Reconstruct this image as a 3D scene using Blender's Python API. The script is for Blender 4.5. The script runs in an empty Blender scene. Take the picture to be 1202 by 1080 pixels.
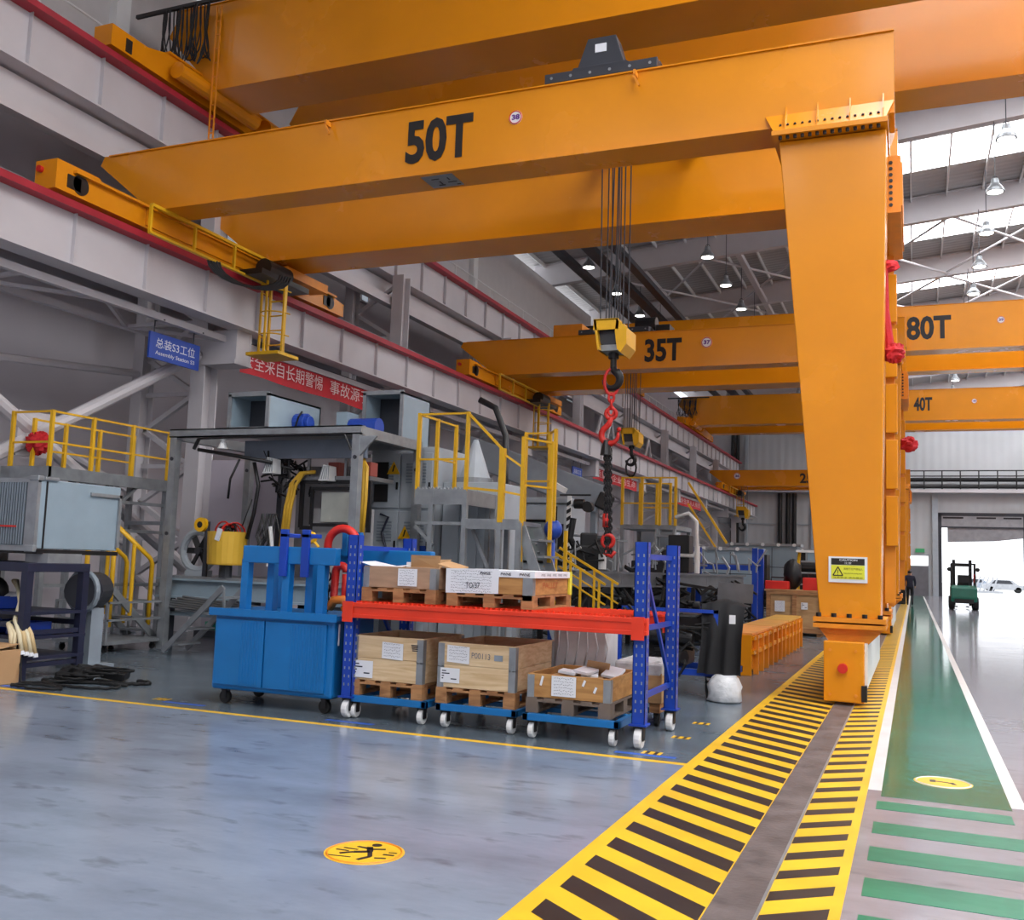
import bpy, math, random
from mathutils import Vector, Matrix, Euler
random.seed(7)
SC = bpy.context.scene
COL = SC.collection
PI = math.pi

# ------------------------------------------------------------------ camera, world, exposure
cam_d = bpy.data.cameras.new('camera')
cam = bpy.data.objects.new('camera', cam_d)
COL.objects.link(cam)
cam_d.sensor_fit = 'HORIZONTAL'
cam_d.sensor_width = 36.0
cam_d.lens = 36.0 * 1150.0 / 1202.0
cam_d.clip_start = 0.05
cam_d.clip_end = 600
rx = Vector((0.92538913, 0.37746181, 0.03431527))    # image right seen in world axes comes from the rows below
R_rows = ((0.92538913, -0.00733703, -0.37894739), (0.37746181, 0.10836033, 0.91966332), (0.03431527, -0.99408461, 0.10304492))
# rows give world X, Y, Z of (image right, image down, forward)
mw = Matrix(((R_rows[0][0], -R_rows[0][1], -R_rows[0][2], 0.0),
             (R_rows[1][0], -R_rows[1][1], -R_rows[1][2], 0.0),
             (R_rows[2][0], -R_rows[2][1], -R_rows[2][2], 1.5),
             (0, 0, 0, 1)))
cam.matrix_world = mw
SC.camera = cam

world = bpy.data.worlds.new('overcast_sky')
SC.world = world
world.use_nodes = True
wn = world.node_tree
wn.nodes['Background'].inputs['Color'].default_value = (0.93, 0.96, 1.0, 1)
wn.nodes['Background'].inputs['Strength'].default_value = 4.5

SKYLIGHT = 19.0
def area(name, loc, sx, sy, power, rot=(0, 0, 0), col=(1, 1, 1)):
    d = bpy.data.lights.new(name, 'AREA')
    d.shape = 'RECTANGLE'; d.size = sx; d.size_y = sy; d.energy = power; d.color = col
    o = bpy.data.objects.new(name, d); COL.objects.link(o)
    o.location = loc; o.rotation_euler = rot
    return o
for _y in (-6.0, 2.0, 10.0):  # unseen area lights added under the roof as fill
    area('roof_fill', (5.5, _y, 14.6), 13.0, 2.6, 1500, col=(1, .99, .98))
area('roof_fill', (-7.0, -5.0, 13.4), 8.0, 2.6, 1100, col=(1, .99, .98))  # added fill for the left side

SC.view_settings.view_transform = 'Standard'
SC.view_settings.look = 'None'
SC.view_settings.exposure = -1.07
SC.view_settings.gamma = 1.0
SC.view_settings.use_curve_mapping = False
try:
    SC.cycles.max_bounces = 6
    SC.cycles.diffuse_bounces = 4
    SC.cycles.glossy_bounces = 3
    SC.cycles.transmission_bounces = 4
    SC.cycles.sample_clamp_indirect = 6.0
    SC.cycles.use_denoising = True
except Exception:
    pass

# ------------------------------------------------------------------ materials
def lin(c):
    c /= 255.0
    return c / 12.92 if c <= 0.04045 else ((c + 0.055) / 1.055) ** 2.4
def rgb(r, g, b): return (lin(r), lin(g), lin(b), 1.0)
def mat(name, col, rough=0.5, metal=0.0, var=0.12, scale=3.0, rvar=0.1, bump=0.0, bscale=40.0, coat=0.0, spec=0.5, stretch=None):
    m = bpy.data.materials.new(name); m.use_nodes = True
    nt = m.node_tree; N = nt.nodes; L = nt.links
    b = N['Principled BSDF']
    b.inputs['Metallic'].default_value = metal
    b.inputs['Specular IOR Level'].default_value = spec
    b.inputs['Coat Weight'].default_value = coat
    b.inputs['Coat Roughness'].default_value = 0.08
    geo = N.new('ShaderNodeNewGeometry')
    vec = geo.outputs['Position']
    if stretch:
        mp = N.new('ShaderNodeMapping'); mp.inputs['Scale'].default_value = stretch
        L.new(vec, mp.inputs['Vector']); vec = mp.outputs['Vector']
    no = N.new('ShaderNodeTexNoise'); no.inputs['Scale'].default_value = scale; no.inputs['Detail'].default_value = 5
    L.new(vec, no.inputs['Vector'])
    r = N.new('ShaderNodeValToRGB')
    r.color_ramp.elements[0].position = 0.3; r.color_ramp.elements[1].position = 0.72
    c0 = tuple(max(0, x * (1 - var)) for x in col[:3]) + (1,)
    c1 = tuple(min(1, x * (1 + var)) for x in col[:3]) + (1,)
    r.color_ramp.elements[0].color = c0; r.color_ramp.elements[1].color = c1
    L.new(no.outputs['Fac'], r.inputs['Fac']); L.new(r.outputs['Color'], b.inputs['Base Color'])
    mr = N.new('ShaderNodeMapRange')
    mr.inputs['To Min'].default_value = max(0.02, rough - rvar); mr.inputs['To Max'].default_value = min(1, rough + rvar)
    L.new(no.outputs['Fac'], mr.inputs['Value']); L.new(mr.outputs['Result'], b.inputs['Roughness'])
    if bump > 0:
        n2 = N.new('ShaderNodeTexNoise'); n2.inputs['Scale'].default_value = bscale; n2.inputs['Detail'].default_value = 3
        L.new(vec, n2.inputs['Vector'])
        bp = N.new('ShaderNodeBump'); bp.inputs['Strength'].default_value = bump; bp.inputs['Distance'].default_value = 0.02
        L.new(n2.outputs['Fac'], bp.inputs['Height']); L.new(bp.outputs['Normal'], b.inputs['Normal'])
    return m
def emit(name, col, strength):
    m = bpy.data.materials.new(name); m.use_nodes = True
    b = m.node_tree.nodes['Principled BSDF']
    b.inputs['Base Color'].default_value = col
    b.inputs['Emission Color'].default_value = col
    b.inputs['Emission Strength'].default_value = strength
    return m
def ribbed(name, col, rough, axis, period, depth=0.5):
    m = mat(name, col, rough, var=0.06, scale=0.4)
    nt = m.node_tree; N = nt.nodes; L = nt.links; b = N['Principled BSDF']
    geo = N.new('ShaderNodeNewGeometry')
    w = N.new('ShaderNodeTexWave'); w.wave_type = 'BANDS'; w.bands_direction = axis
    w.inputs['Scale'].default_value = 0.314 / period
    L.new(geo.outputs['Position'], w.inputs['Vector'])
    bp = N.new('ShaderNodeBump'); bp.inputs['Strength'].default_value = depth; bp.inputs['Distance'].default_value = 0.04
    L.new(w.outputs['Fac'], bp.inputs['Height']); L.new(bp.outputs['Normal'], b.inputs['Normal'])
    return m
def wood(name, col, dark, axis_scale=(1, 6, 14)):
    m = mat(name, col, 0.65, var=0.1)
    nt = m.node_tree; N = nt.nodes; L = nt.links; b = N['Principled BSDF']
    geo = N.new('ShaderNodeNewGeometry'); mp = N.new('ShaderNodeMapping'); mp.inputs['Scale'].default_value = axis_scale
    L.new(geo.outputs['Position'], mp.inputs['Vector'])
    no = N.new('ShaderNodeTexNoise'); no.inputs['Scale'].default_value = 2.4; no.inputs['Detail'].default_value = 7; no.inputs['Distortion'].default_value = 0.6
    L.new(mp.outputs['Vector'], no.inputs['Vector'])
    r = N.new('ShaderNodeValToRGB'); r.color_ramp.elements[0].position = 0.33; r.color_ramp.elements[1].position = 0.62
    r.color_ramp.elements[0].color = dark; r.color_ramp.elements[1].color = col
    L.new(no.outputs['Fac'], r.inputs['Fac']); L.new(r.outputs['Color'], b.inputs['Base Color'])
    return m
def floor_mat(name, col, stain, rough, amount=0.5, scale=0.9, spec=0.42):
    m = bpy.data.materials.new(name); m.use_nodes = True
    nt = m.node_tree; N = nt.nodes; L = nt.links; b = N['Principled BSDF']
    geo = N.new('ShaderNodeNewGeometry')
    mp = N.new('ShaderNodeMapping'); mp.inputs['Scale'].default_value = (0.8, 1.7, 1.0); L.new(geo.outputs['Position'], mp.inputs['Vector'])
    n1 = N.new('ShaderNodeTexNoise'); n1.inputs['Scale'].default_value = scale; n1.inputs['Detail'].default_value = 8; n1.inputs['Roughness'].default_value = 0.62
    n2 = N.new('ShaderNodeTexNoise'); n2.inputs['Scale'].default_value = 3.3; n2.inputs['Detail'].default_value = 6
    L.new(mp.outputs['Vector'], n1.inputs['Vector']); L.new(mp.outputs['Vector'], n2.inputs['Vector'])
    r1 = N.new('ShaderNodeValToRGB'); r1.color_ramp.elements[0].position = 0.3; r1.color_ramp.elements[1].position = 0.6
    r1.color_ramp.elements[0].color = stain; r1.color_ramp.elements[1].color = col
    L.new(n1.outputs['Fac'], r1.inputs['Fac'])
    mx = N.new('ShaderNodeMix'); mx.data_type = 'RGBA'; mx.blend_type = 'MULTIPLY'
    r2 = N.new('ShaderNodeValToRGB'); r2.color_ramp.elements[0].position = 0.28; r2.color_ramp.elements[1].position = 0.42
    r2.color_ramp.elements[0].color = (1 - amount, 1 - amount, 1 - amount, 1); r2.color_ramp.elements[1].color = (1, 1, 1, 1)
    L.new(n2.outputs['Fac'], r2.inputs['Fac'])
    mx.inputs['Factor'].default_value = 1.0
    L.new(r1.outputs['Color'], mx.inputs['A']); L.new(r2.outputs['Color'], mx.inputs['B'])
    L.new(mx.outputs['Result'], b.inputs['Base Color'])
    mr = N.new('ShaderNodeMapRange'); mr.inputs['To Min'].default_value = rough * 1.45; mr.inputs['To Max'].default_value = rough * 0.65
    L.new(n1.outputs['Fac'], mr.inputs['Value']); L.new(mr.outputs['Result'], b.inputs['Roughness'])
    b.inputs['Specular IOR Level'].default_value = spec
    n3 = N.new('ShaderNodeTexNoise'); n3.inputs['Scale'].default_value = 9.0; n3.inputs['Detail'].default_value = 2
    L.new(geo.outputs['Position'], n3.inputs['Vector'])
    bp = N.new('ShaderNodeBump'); bp.inputs['Strength'].default_value = 0.05; bp.inputs['Distance'].default_value = 0.02
    L.new(n3.outputs['Fac'], bp.inputs['Height']); L.new(bp.outputs['Normal'], b.inputs['Normal'])
    return m

ORANGE = mat('orange_crane_paint', rgb(224, 140, 14), 0.26, var=0.06, scale=0.8, coat=0.1, rvar=0.05, spec=0.4)
ORANGE_D = mat('orange_weight_paint', rgb(226, 138, 24), 0.5, var=0.12)
YELLOW = mat('yellow_rail_paint', rgb(224, 172, 22), 0.42, var=0.1)
HOOKYEL = mat('yellow_hook_paint', rgb(236, 178, 16), 0.4, var=0.12)
BLACK = mat('black_paint', rgb(22, 21, 24), 0.45)
LETTER = mat('black_lettering', rgb(26, 20, 20), 0.55, var=0.05)
RUBBER = mat('black_rubber', rgb(20, 20, 22), 0.7)
DARKGREY = mat('dark_grey_paint', rgb(52, 54, 62), 0.45)
STEEL = mat('grey_steel', rgb(126, 128, 132), 0.38, metal=0.7, var=0.2)
GALV = mat('galvanised_steel', rgb(150, 154, 158), 0.42, metal=0.45, var=0.16, scale=6)
WHITE_ST = mat('white_structural_paint', rgb(200, 196, 200), 0.42, var=0.07, scale=0.7)
WHITE = mat('white_paint', rgb(232, 232, 232), 0.5, var=0.03)
REDRAIL = mat('red_rail_paint', rgb(168, 34, 52), 0.5, var=0.15)
RED = mat('red_paint', rgb(206, 38, 30), 0.45, var=0.12)
REDRACK = mat('red_rack_paint', rgb(226, 58, 30), 0.4, var=0.1)
REDCLOTH = mat('red_cloth', rgb(190, 24, 34), 0.75, var=0.2, bump=0.4, bscale=25)
BANNER = mat('red_banner_cloth', rgb(200, 34, 46), 0.7, var=0.1)
BLUE = mat('blue_cart_paint', rgb(16, 110, 178), 0.36, var=0.08)
BLUE_D = mat('deep_blue_rack_paint', rgb(16, 62, 166), 0.38, var=0.12)
BLUE_S = mat('blue_sign', rgb(34, 72, 170), 0.45, var=0.05)
NAVY = mat('navy_paint', rgb(30, 34, 58), 0.45, var=0.15)
GREYBLUE = mat('grey_blue_sheet_metal', rgb(146, 164, 176), 0.42, var=0.06)
CABINET = mat('pale_grey_cabinet', rgb(176, 184, 192), 0.45, var=0.06)
LOUVRE = mat('louvre_grey', rgb(138, 148, 158), 0.5)
WOODC = wood('pine_collar', rgb(222, 196, 158), rgb(200, 168, 126), (1.0, 3, 12))
WOODP = wood('pallet_timber', rgb(176, 128, 84), rgb(132, 90, 56), (1.5, 3, 8))
WOODO = wood('crate_ply', rgb(196, 158, 112), rgb(172, 134, 92), (1, 1, 5))
WOODB = wood('brown_collar', rgb(190, 142, 84), rgb(160, 112, 62), (1.0, 3, 9))
CARD = mat('cardboard', rgb(190, 150, 108), 0.8, var=0.08)
PAPER = mat('white_paper', rgb(226, 228, 234), 0.8, var=0.03)
INK = mat('dark_ink', rgb(44, 46, 62), 0.8, var=0.02)
INKGREY = mat('grey_ink', rgb(110, 112, 124), 0.8, var=0.02)
PLASTIC = mat('clear_wrap', rgb(206, 208, 212), 0.3, var=0.16, scale=7, bump=0.8, bscale=12)
GREEN = mat('green_forklift_paint', rgb(30, 112, 92), 0.4)
SKIN = mat('skin', rgb(196, 150, 126), 0.6, var=0.05)
CLOTHES = mat('dark_work_clothes', rgb(38, 38, 58), 0.8, bump=0.2)
YEL_FLOOR = mat('yellow_floor_paint', rgb(232, 184, 40), 0.42, var=0.12, scale=2.5)
BLK_FLOOR = mat('black_floor_paint', rgb(46, 37, 36), 0.46, var=0.2, scale=4)
WHT_FLOOR = mat('white_floor_paint', rgb(214, 212, 212), 0.36, var=0.08)
RAILSTEEL = mat('worn_rail_steel', rgb(112, 104, 104), 0.5, metal=0.35, var=0.3, scale=5, bump=0.2, bscale=30)
TAN = mat('tan_hose', rgb(206, 178, 130), 0.55)
HOSEYEL = mat('yellow_hose', rgb(206, 160, 40), 0.45)
BARREL = mat('ochre_barrel', rgb(214, 170, 54), 0.5, var=0.08)
DARKMESH = mat('dark_coil', rgb(74, 84, 92), 0.6, var=0.2, scale=2, stretch=(60, 60, 1))
GLASS_W = emit('daylit_window', rgb(196, 208, 220), 0.9)
SKY_EM = emit('daylit_skylight', (0.97, 0.98, 1.0, 1), SKYLIGHT)
LAMP_EM = emit('lamp_glow', (1.0, 0.98, 0.93, 1), 16.0)
FLOOR_G = floor_mat('grey_epoxy', rgb(146, 146, 156), rgb(126, 126, 134), 0.13, 0.25, spec=0.36)
FLOOR_B = floor_mat('blue_grey_epoxy', rgb(136, 147, 165), rgb(112, 122, 138), 0.16, 0.4)
FLOOR_S = floor_mat('station_epoxy', rgb(96, 108, 118), rgb(80, 90, 100), 0.24, 0.25)
FLOOR_GR = floor_mat('green_epoxy', rgb(34, 122, 98), rgb(24, 100, 82), 0.09, 0.2, spec=0.22)
CROSS_GR = floor_mat('green_crossing_paint', rgb(26, 124, 94), rgb(20, 100, 76), 0.34, 0.3, spec=0.25)
WALL_F = ribbed('far_wall_cladding', rgb(196, 198, 202), 0.5, 'X', 0.6, 0.5)
WALL_L = ribbed('side_wall_cladding', rgb(200, 194, 200), 0.55, 'Y', 0.9, 0.4)
ROOF_M = ribbed('roof_sheeting', rgb(172, 168, 168), 0.5, 'Y', 0.35, 0.6)
GROUND_M = mat('outdoor_concrete', rgb(214, 214, 212), 0.8, var=0.06)

# ------------------------------------------------------------------ mesh building
SPLIT = set('wheel_opening dark_marks lifting_lug wheel_cover end_connector slope_rail side_ducts guard_post support support_block hanger door_casing door_frame lifting_corner conductor_rail trestle handrail crossbar pipes mast_crossbar seat rail_bar side_rail wall_girt head_cover front_chord brace back_rail guard_bar cross_rail'.split())
class M:
    def __init__(s): s.v = []; s.f = []
    def add(s, vs, fs):
        o = len(s.v); s.v += [tuple(v) for v in vs]; s.f += [tuple(i + o for i in f) for f in fs]; return s
    def box(s, x0, x1, y0, y1, z0, z1):
        return s.add([(x0, y0, z0), (x1, y0, z0), (x1, y1, z0), (x0, y1, z0), (x0, y0, z1), (x1, y0, z1), (x1, y1, z1), (x0, y1, z1)],
                     [(3, 2, 1, 0), (4, 5, 6, 7), (0, 1, 5, 4), (1, 2, 6, 5), (2, 3, 7, 6), (3, 0, 4, 7)])
    def obox(s, c, size, rot=(0, 0, 0)):
        m = Euler(rot).to_matrix(); c = Vector(c); h = [x / 2 for x in size]
        q = [(-1, -1, -1), (1, -1, -1), (1, 1, -1), (-1, 1, -1), (-1, -1, 1), (1, -1, 1), (1, 1, 1), (-1, 1, 1)]
        return s.add([c + m @ Vector((a * h[0], b * h[1], d * h[2])) for a, b, d in q],
                     [(3, 2, 1, 0), (4, 5, 6, 7), (0, 1, 5, 4), (1, 2, 6, 5), (2, 3, 7, 6), (3, 0, 4, 7)])
    def bar(s, p, q, w, h=None, up=(0, 0, 1)):
        h = h or w; p = Vector(p); q = Vector(q); d = (q - p).normalized(); u = Vector(up)
        if abs(d.dot(u)) > 0.98: u = Vector((0, 1, 0))
        a = d.cross(u).normalized() * (w / 2); b = a.cross(d).normalized() * (h / 2)
        vs = [p - a - b, p + a - b, p + a + b, p - a + b, q - a - b, q + a - b, q + a + b, q - a + b]
        return s.add(vs, [(0, 1, 2, 3), (7, 6, 5, 4), (0, 4, 5, 1), (1, 5, 6, 2), (2, 6, 7, 3), (3, 7, 4, 0)])
    def tube(s, pts, r, n=8, closed=False):
        pts = [Vector(p) for p in pts]; k = len(pts); o = len(s.v); prev = None
        for i, p in enumerate(pts):
            if closed: d = pts[(i + 1) % k] - pts[i - 1]
            else: d = pts[min(i + 1, k - 1)] - pts[max(i - 1, 0)]
            d.normalize()
            if prev is None:
                u = Vector((0, 0, 1)) if abs(d.z) < 0.9 else Vector((1, 0, 0))
                a = d.cross(u).normalized()
            else:
                a = (prev - d * prev.dot(d)).normalized()
            prev = a; b = d.cross(a)
            rr = r[i] if isinstance(r, (list, tuple)) else r
            for j in range(n):
                t = 2 * PI * j / n
                s.v.append(tuple(p + a * (rr * math.cos(t)) + b * (rr * math.sin(t))))
        for i in range(k if closed else k - 1):
            i2 = (i + 1) % k
            for j in range(n):
                j2 = (j + 1) % n
                s.f.append((o + i * n + j, o + i2 * n + j, o + i2 * n + j2, o + i * n + j2)[::-1])
        if not closed:
            s.f.append(tuple(o + j for j in range(n))); s.f.append(tuple(o + (k - 1) * n + j for j in range(n))[::-1])
        return s
    def cyl(s, p, q, r, r2=None, n=16): return s.tube([p, q], [r, r if r2 is None else r2], n)
    def prism(s, poly, axis, a, b):
        n = len(poly)
        def pt(u, v, w): return {'y': (u, w, v), 'x': (w, u, v), 'z': (u, v, w)}[axis]
        vs = [pt(u, v, a) for u, v in poly] + [pt(u, v, b) for u, v in poly]
        fs = [tuple(range(n)), tuple(range(2 * n - 1, n - 1, -1))] + [(i, i + n, (i + 1) % n + n, (i + 1) % n) for i in range(n)]
        return s.add(vs, fs)
    def lathe(s, c, prof, n=20, axis='z'):
        o = len(s.v); k = len(prof)
        for r, z in prof:
            for j in range(n):
                t = 2 * PI * j / n; a, b = r * math.cos(t), r * math.sin(t)
                v = {'z': (a, b, z), 'y': (a, z, b), 'x': (z, a, b)}[axis]
                s.v.append((c[0] + v[0], c[1] + v[1], c[2] + v[2]))
        for i in range(k - 1):
            for j in range(n):
                j2 = (j + 1) % n
                s.f.append((o + i * n + j, o + i * n + j2, o + (i + 1) * n + j2, o + (i + 1) * n + j))
        s.f.append(tuple(o + j for j in range(n))[::-1]); s.f.append(tuple(o + (k - 1) * n + j for j in range(n)))
        return s
    def ball(s, c, r, n=14, m=8, sq=(1, 1, 1), jit=0.0):
        prof = [(max(1e-3, math.sin(PI * i / m)) * r, -math.cos(PI * i / m) * r) for i in range(m + 1)]
        o = len(s.v); s.lathe((0, 0, 0), prof, n)
        for i in range(o, len(s.v)):
            v = s.v[i]; k = 1 + random.uniform(-jit, jit)
            s.v[i] = (c[0] + v[0] * sq[0] * k, c[1] + v[1] * sq[1] * k, c[2] + v[2] * sq[2] * k)
        return s
    def wheel(s, c, r, w, axis='y', n=18):
        return s.lathe(c, [(r * 0.55, -w / 2), (r * 0.92, -w / 2), (r, -w * 0.32), (r, w * 0.32), (r * 0.92, w / 2), (r * 0.55, w / 2), (r * 0.3, w * 0.3)], n, axis)
    def ibeam(s, p, q, h, w, tf=0.03, tw=0.02):
        p = Vector(p); q = Vector(q); z = Vector((0, 0, 1))
        s.bar(p + z * (h / 2 - tf / 2), q + z * (h / 2 - tf / 2), w, tf)
        s.bar(p - z * (h / 2 - tf / 2), q - z * (h / 2 - tf / 2), w, tf)
        return s.bar(p, q, tw, h - 2 * tf)

OFF = {}
def off(o):
    t = Vector((0, 0, 0))
    while o is not None:
        t += OFF.get(o.name, Vector((0, 0, 0))); o = o.parent
    return t
def thing(name, label, cat, loc=(0, 0, 0), rotz=0.0, group=None, kind=None, local=False):
    o = bpy.data.objects.new(name, None); COL.objects.link(o)
    o.location = loc; o.rotation_euler = (0, 0, rotz); o.empty_display_size = 0.2
    OFF[o.name] = Vector((0, 0, 0)) if local else Vector(loc)
    if label: o['label'] = label
    if cat: o['category'] = cat
    if group: o['group'] = group
    if kind: o['kind'] = kind
    return o
def islands(mb):
    par = list(range(len(mb.v)))
    def find(a):
        while par[a] != a: par[a] = par[par[a]]; a = par[a]
        return a
    for f in mb.f:
        for q in f[1:]: par[find(q)] = find(f[0])
    g = {}
    for f in mb.f: g.setdefault(find(f[0]), []).append(f)
    out = []
    for fs in g.values():
        ids = sorted({i for f in fs for i in f}); mp = {a: k for k, a in enumerate(ids)}
        m = M(); m.v = [mb.v[i] for i in ids]; m.f = [tuple(mp[i] for i in f) for f in fs]; out.append(m)
    return out
def build(name, mb, material, parent=None, smooth=False, bevel=0.0, label=None, kind=None):
    if name in SPLIT and parent is not None and kind is None:
        ms = islands(mb)
        if len(ms) > 1:
            return [build(name, m, material, parent, smooth, bevel, label, 'thing') for m in ms][0]
    if kind == 'thing': kind = None
    d = bpy.data.meshes.new(name)
    t = off(parent) if parent is not None else Vector((0, 0, 0))
    if parent is None and mb.v:
        xs = [v[0] for v in mb.v]; ys = [v[1] for v in mb.v]; zs = [v[2] for v in mb.v]
        t = Vector(((min(xs) + max(xs)) / 2, (min(ys) + max(ys)) / 2, min(zs)))
    d.from_pydata([(v[0] - t.x, v[1] - t.y, v[2] - t.z) for v in mb.v], [], mb.f)
    d.validate()
    import bmesh
    bm = bmesh.new(); bm.from_mesh(d); bmesh.ops.recalc_face_normals(bm, faces=bm.faces); bm.to_mesh(d); bm.free()
    d.materials.append(material)
    if smooth:
        for p in d.polygons: p.use_smooth = True
    o = bpy.data.objects.new(name, d); COL.objects.link(o)
    if parent is not None: o.parent = parent
    else: o.location = t; OFF[o.name] = t
    if parent is not None: OFF[o.name] = Vector((0, 0, 0))
    if bevel:
        b = o.modifiers.new('bevel', 'BEVEL'); b.width = bevel; b.segments = 2; b.limit_method = 'ANGLE'
    if label: o['label'] = label
    if kind: o['kind'] = kind
    return o
def tag(o, label, cat, group=None, kind=None):
    o['label'] = label; o['category'] = cat
    if group: o['group'] = group
    if kind: o['kind'] = kind
    return o
def struct(name, mb, material, parent=None, bevel=0.0):
    return build(name, mb, material, parent, bevel=bevel, kind='structure')
def dup(root, loc, rotz=None, label=None, group=None):
    r = root.copy(); COL.objects.link(r); r.location = loc
    if rotz is not None: r.rotation_euler = (0, 0, rotz)
    if label: r['label'] = label
    if group: r['group'] = group
    for ch in list(root.children):
        c = ch.copy(); COL.objects.link(c); c.parent = r
        for g in list(ch.children):
            e = g.copy(); COL.objects.link(e); e.parent = c
    return r
def textmesh(body, bold=0.0, spacing=1.0):
    cu = bpy.data.curves.new('lettering', 'FONT'); cu.body = body; cu.size = 1.0; cu.offset = bold; cu.space_character = spacing
    cu.resolution_u = 3
    o = bpy.data.objects.new('lettering', cu); COL.objects.link(o)
    dg = bpy.context.evaluated_depsgraph_get()
    me = bpy.data.meshes.new_from_object(o.evaluated_get(dg))
    mb = M(); mb.v = [tuple(v.co) for v in me.vertices]; mb.f = [tuple(p.vertices) for p in me.polygons]
    bpy.data.objects.remove(o); bpy.data.curves.remove(cu); bpy.data.meshes.remove(me)
    return mb
def lettering(name, body, origin, ux, uz, width, height, material, parent, bold=0.0, label=None, spacing=1.0):
    """flat letters: origin = lower left corner, ux/uz unit axes, fitted to width x height"""
    mb = textmesh(body, bold, spacing)
    if not mb.v: return None
    xs = [v[0] for v in mb.v]; ys = [v[1] for v in mb.v]
    x0, x1, y0, y1 = min(xs), max(xs), min(ys), max(ys)
    o = Vector(origin); ux = Vector(ux); uz = Vector(uz)
    mb.v = [tuple(o + ux * ((v[0] - x0) / (x1 - x0) * width) + uz * ((v[1] - y0) / (y1 - y0) * height)) for v in mb.v]
    return build(name, mb, material, parent, label=label)
def shared(name, mesh, parent, loc=(0, 0, 0), rot=(0, 0, 0), scale=None):
    o = bpy.data.objects.new(name, mesh); COL.objects.link(o); o.parent = parent
    o.location = loc; o.rotation_euler = rot
    if scale: o.scale = scale
    OFF[o.name] = Vector((0, 0, 0))
    return o
def arc(c, r, a0, a1, n, u=(1, 0, 0), w=(0, 0, 1)):
    c = Vector(c); u = Vector(u); w = Vector(w)
    return [c + u * (r * math.cos(a0 + (a1 - a0) * i / n)) + w * (r * math.sin(a0 + (a1 - a0) * i / n)) for i in range(n + 1)]

# ------------------------------------------------------------------ the setting
def zr(x): return 14.93 + 0.09 * x          # underside of the rafters, rising to the right
floor = struct('floor', M().box(-17, 16, -12, 81, -0.3, 0.0), FLOOR_G)
def fpart(name, mb, m, parent=floor): return build(name, mb, m, parent)
fpart('aisle_paint', M().box(-16, -1.63, -12, 7.61, 0.0, 0.0012), FLOOR_B)
fpart('station_paint', M().box(-16, -1.63, 7.69, 80.9, 0.0, 0.0012), FLOOR_S)
fpart('yellow_line', M().box(-16, -1.63, 7.61, 7.69, 0.0, 0.002), YEL_FLOOR)
hz = fpart('hazard_strip', M().box(-1.63, -0.86, -6, 80, 0.0, 0.0016), YEL_FLOOR)
fpart('hazard_strip', M().box(-0.65, -0.31, -6, 80, 0.0, 0.0016), YEL_FLOOR)
def stripe_mesh(x0, y0, x1, y1, w, z=0.0022):
    d = bpy.data.meshes.new('hazard_stripe')
    d.from_pydata([(x0, y0, z), (x1, y1, z), (x1, y1 + w, z), (x0, y0 + w, z)], [], [(0, 1, 2, 3)])
    d.materials.append(BLK_FLOOR); return d
hz2 = [c for c in floor.children if c.name.startswith('hazard_strip')]
FX = off(floor)
stA = stripe_mesh(-1.54 - FX.x, 0.33, -0.868 - FX.x, -0.19, 0.19)
stB = stripe_mesh(-0.638 - FX.x, -0.245, -0.36 - FX.x, -0.015, 0.15)
for k in range(150):
    y = 6.94 - .52 - 0.375 * 13 + 0.375 * k
    shared('hazard_stripe', stA, hz2[0], (0, y - FX.y, 0.3))
for k in range(150):
    y = 5.0 - 0.347 * 7 + 0.347 * k
    shared('hazard_stripe', stB, hz2[1], (0, y - FX.y, 0.3))
fpart('crane_rail_channel', M().box(-0.86, -0.65, -6, 80, 0.0, 0.004), RAILSTEEL)
fpart('crane_rail_lip', M().box(-0.655, -0.64, -6, 80, 0.0, 0.006), GALV)
fpart('walkway_line', M().box(-0.31, -0.22, 7.5, 78, 0.0, 0.002), WHT_FLOOR)
fpart('walkway_line', M().box(0.58, 0.67, 7.4, 78, 0.0, 0.002), WHT_FLOOR)
fpart('green_walkway', M().box(-0.22, 0.58, 7.32, 78, 0.0, 0.0015), FLOOR_GR)
zb = [(7.16, 6.92), (6.56, 6.28), (5.97, 5.68), (5.36, 5.06), (4.78, 4.5), (4.2, 3.92)]
for i, (a, b) in enumerate(zb):
    fpart('crossing_stripe', M().box(-0.24, 0.56 if i < 1 else 1.6, b, a, 0.0, 0.002), CROSS_GR)
# small black and yellow tape dashes beside the rack
for i, (x, y) in enumerate(((-2.0, 8.75), (-2.0, 9.65), (-2.05, 7.9), (-7.1, 7.95))):
    f_ = fpart('tape_mark', M().box(x, x + 0.16, y, y + 0.12, 0.0, 0.002), YEL_FLOOR)
    fpart('tape_stripe', M().box(x + 0.03, x + 0.06, y, y + 0.12, 0.002, 0.0026).box(x + 0.1, x + 0.13, y, y + 0.12, 0.002, 0.0026), BLK_FLOOR, f_)
BLUE_T = mat('blue_floor_tape', rgb(52, 96, 190), 0.5)
for x, y in ((-9.0, 7.78), (-6.9, 7.86), (-5.0, 7.84), (-2.25, 7.82)):
    fpart('blue_tape', M().box(x, x + 0.5, y, y + 0.07, 0.0, 0.002), BLUE_T)
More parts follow.
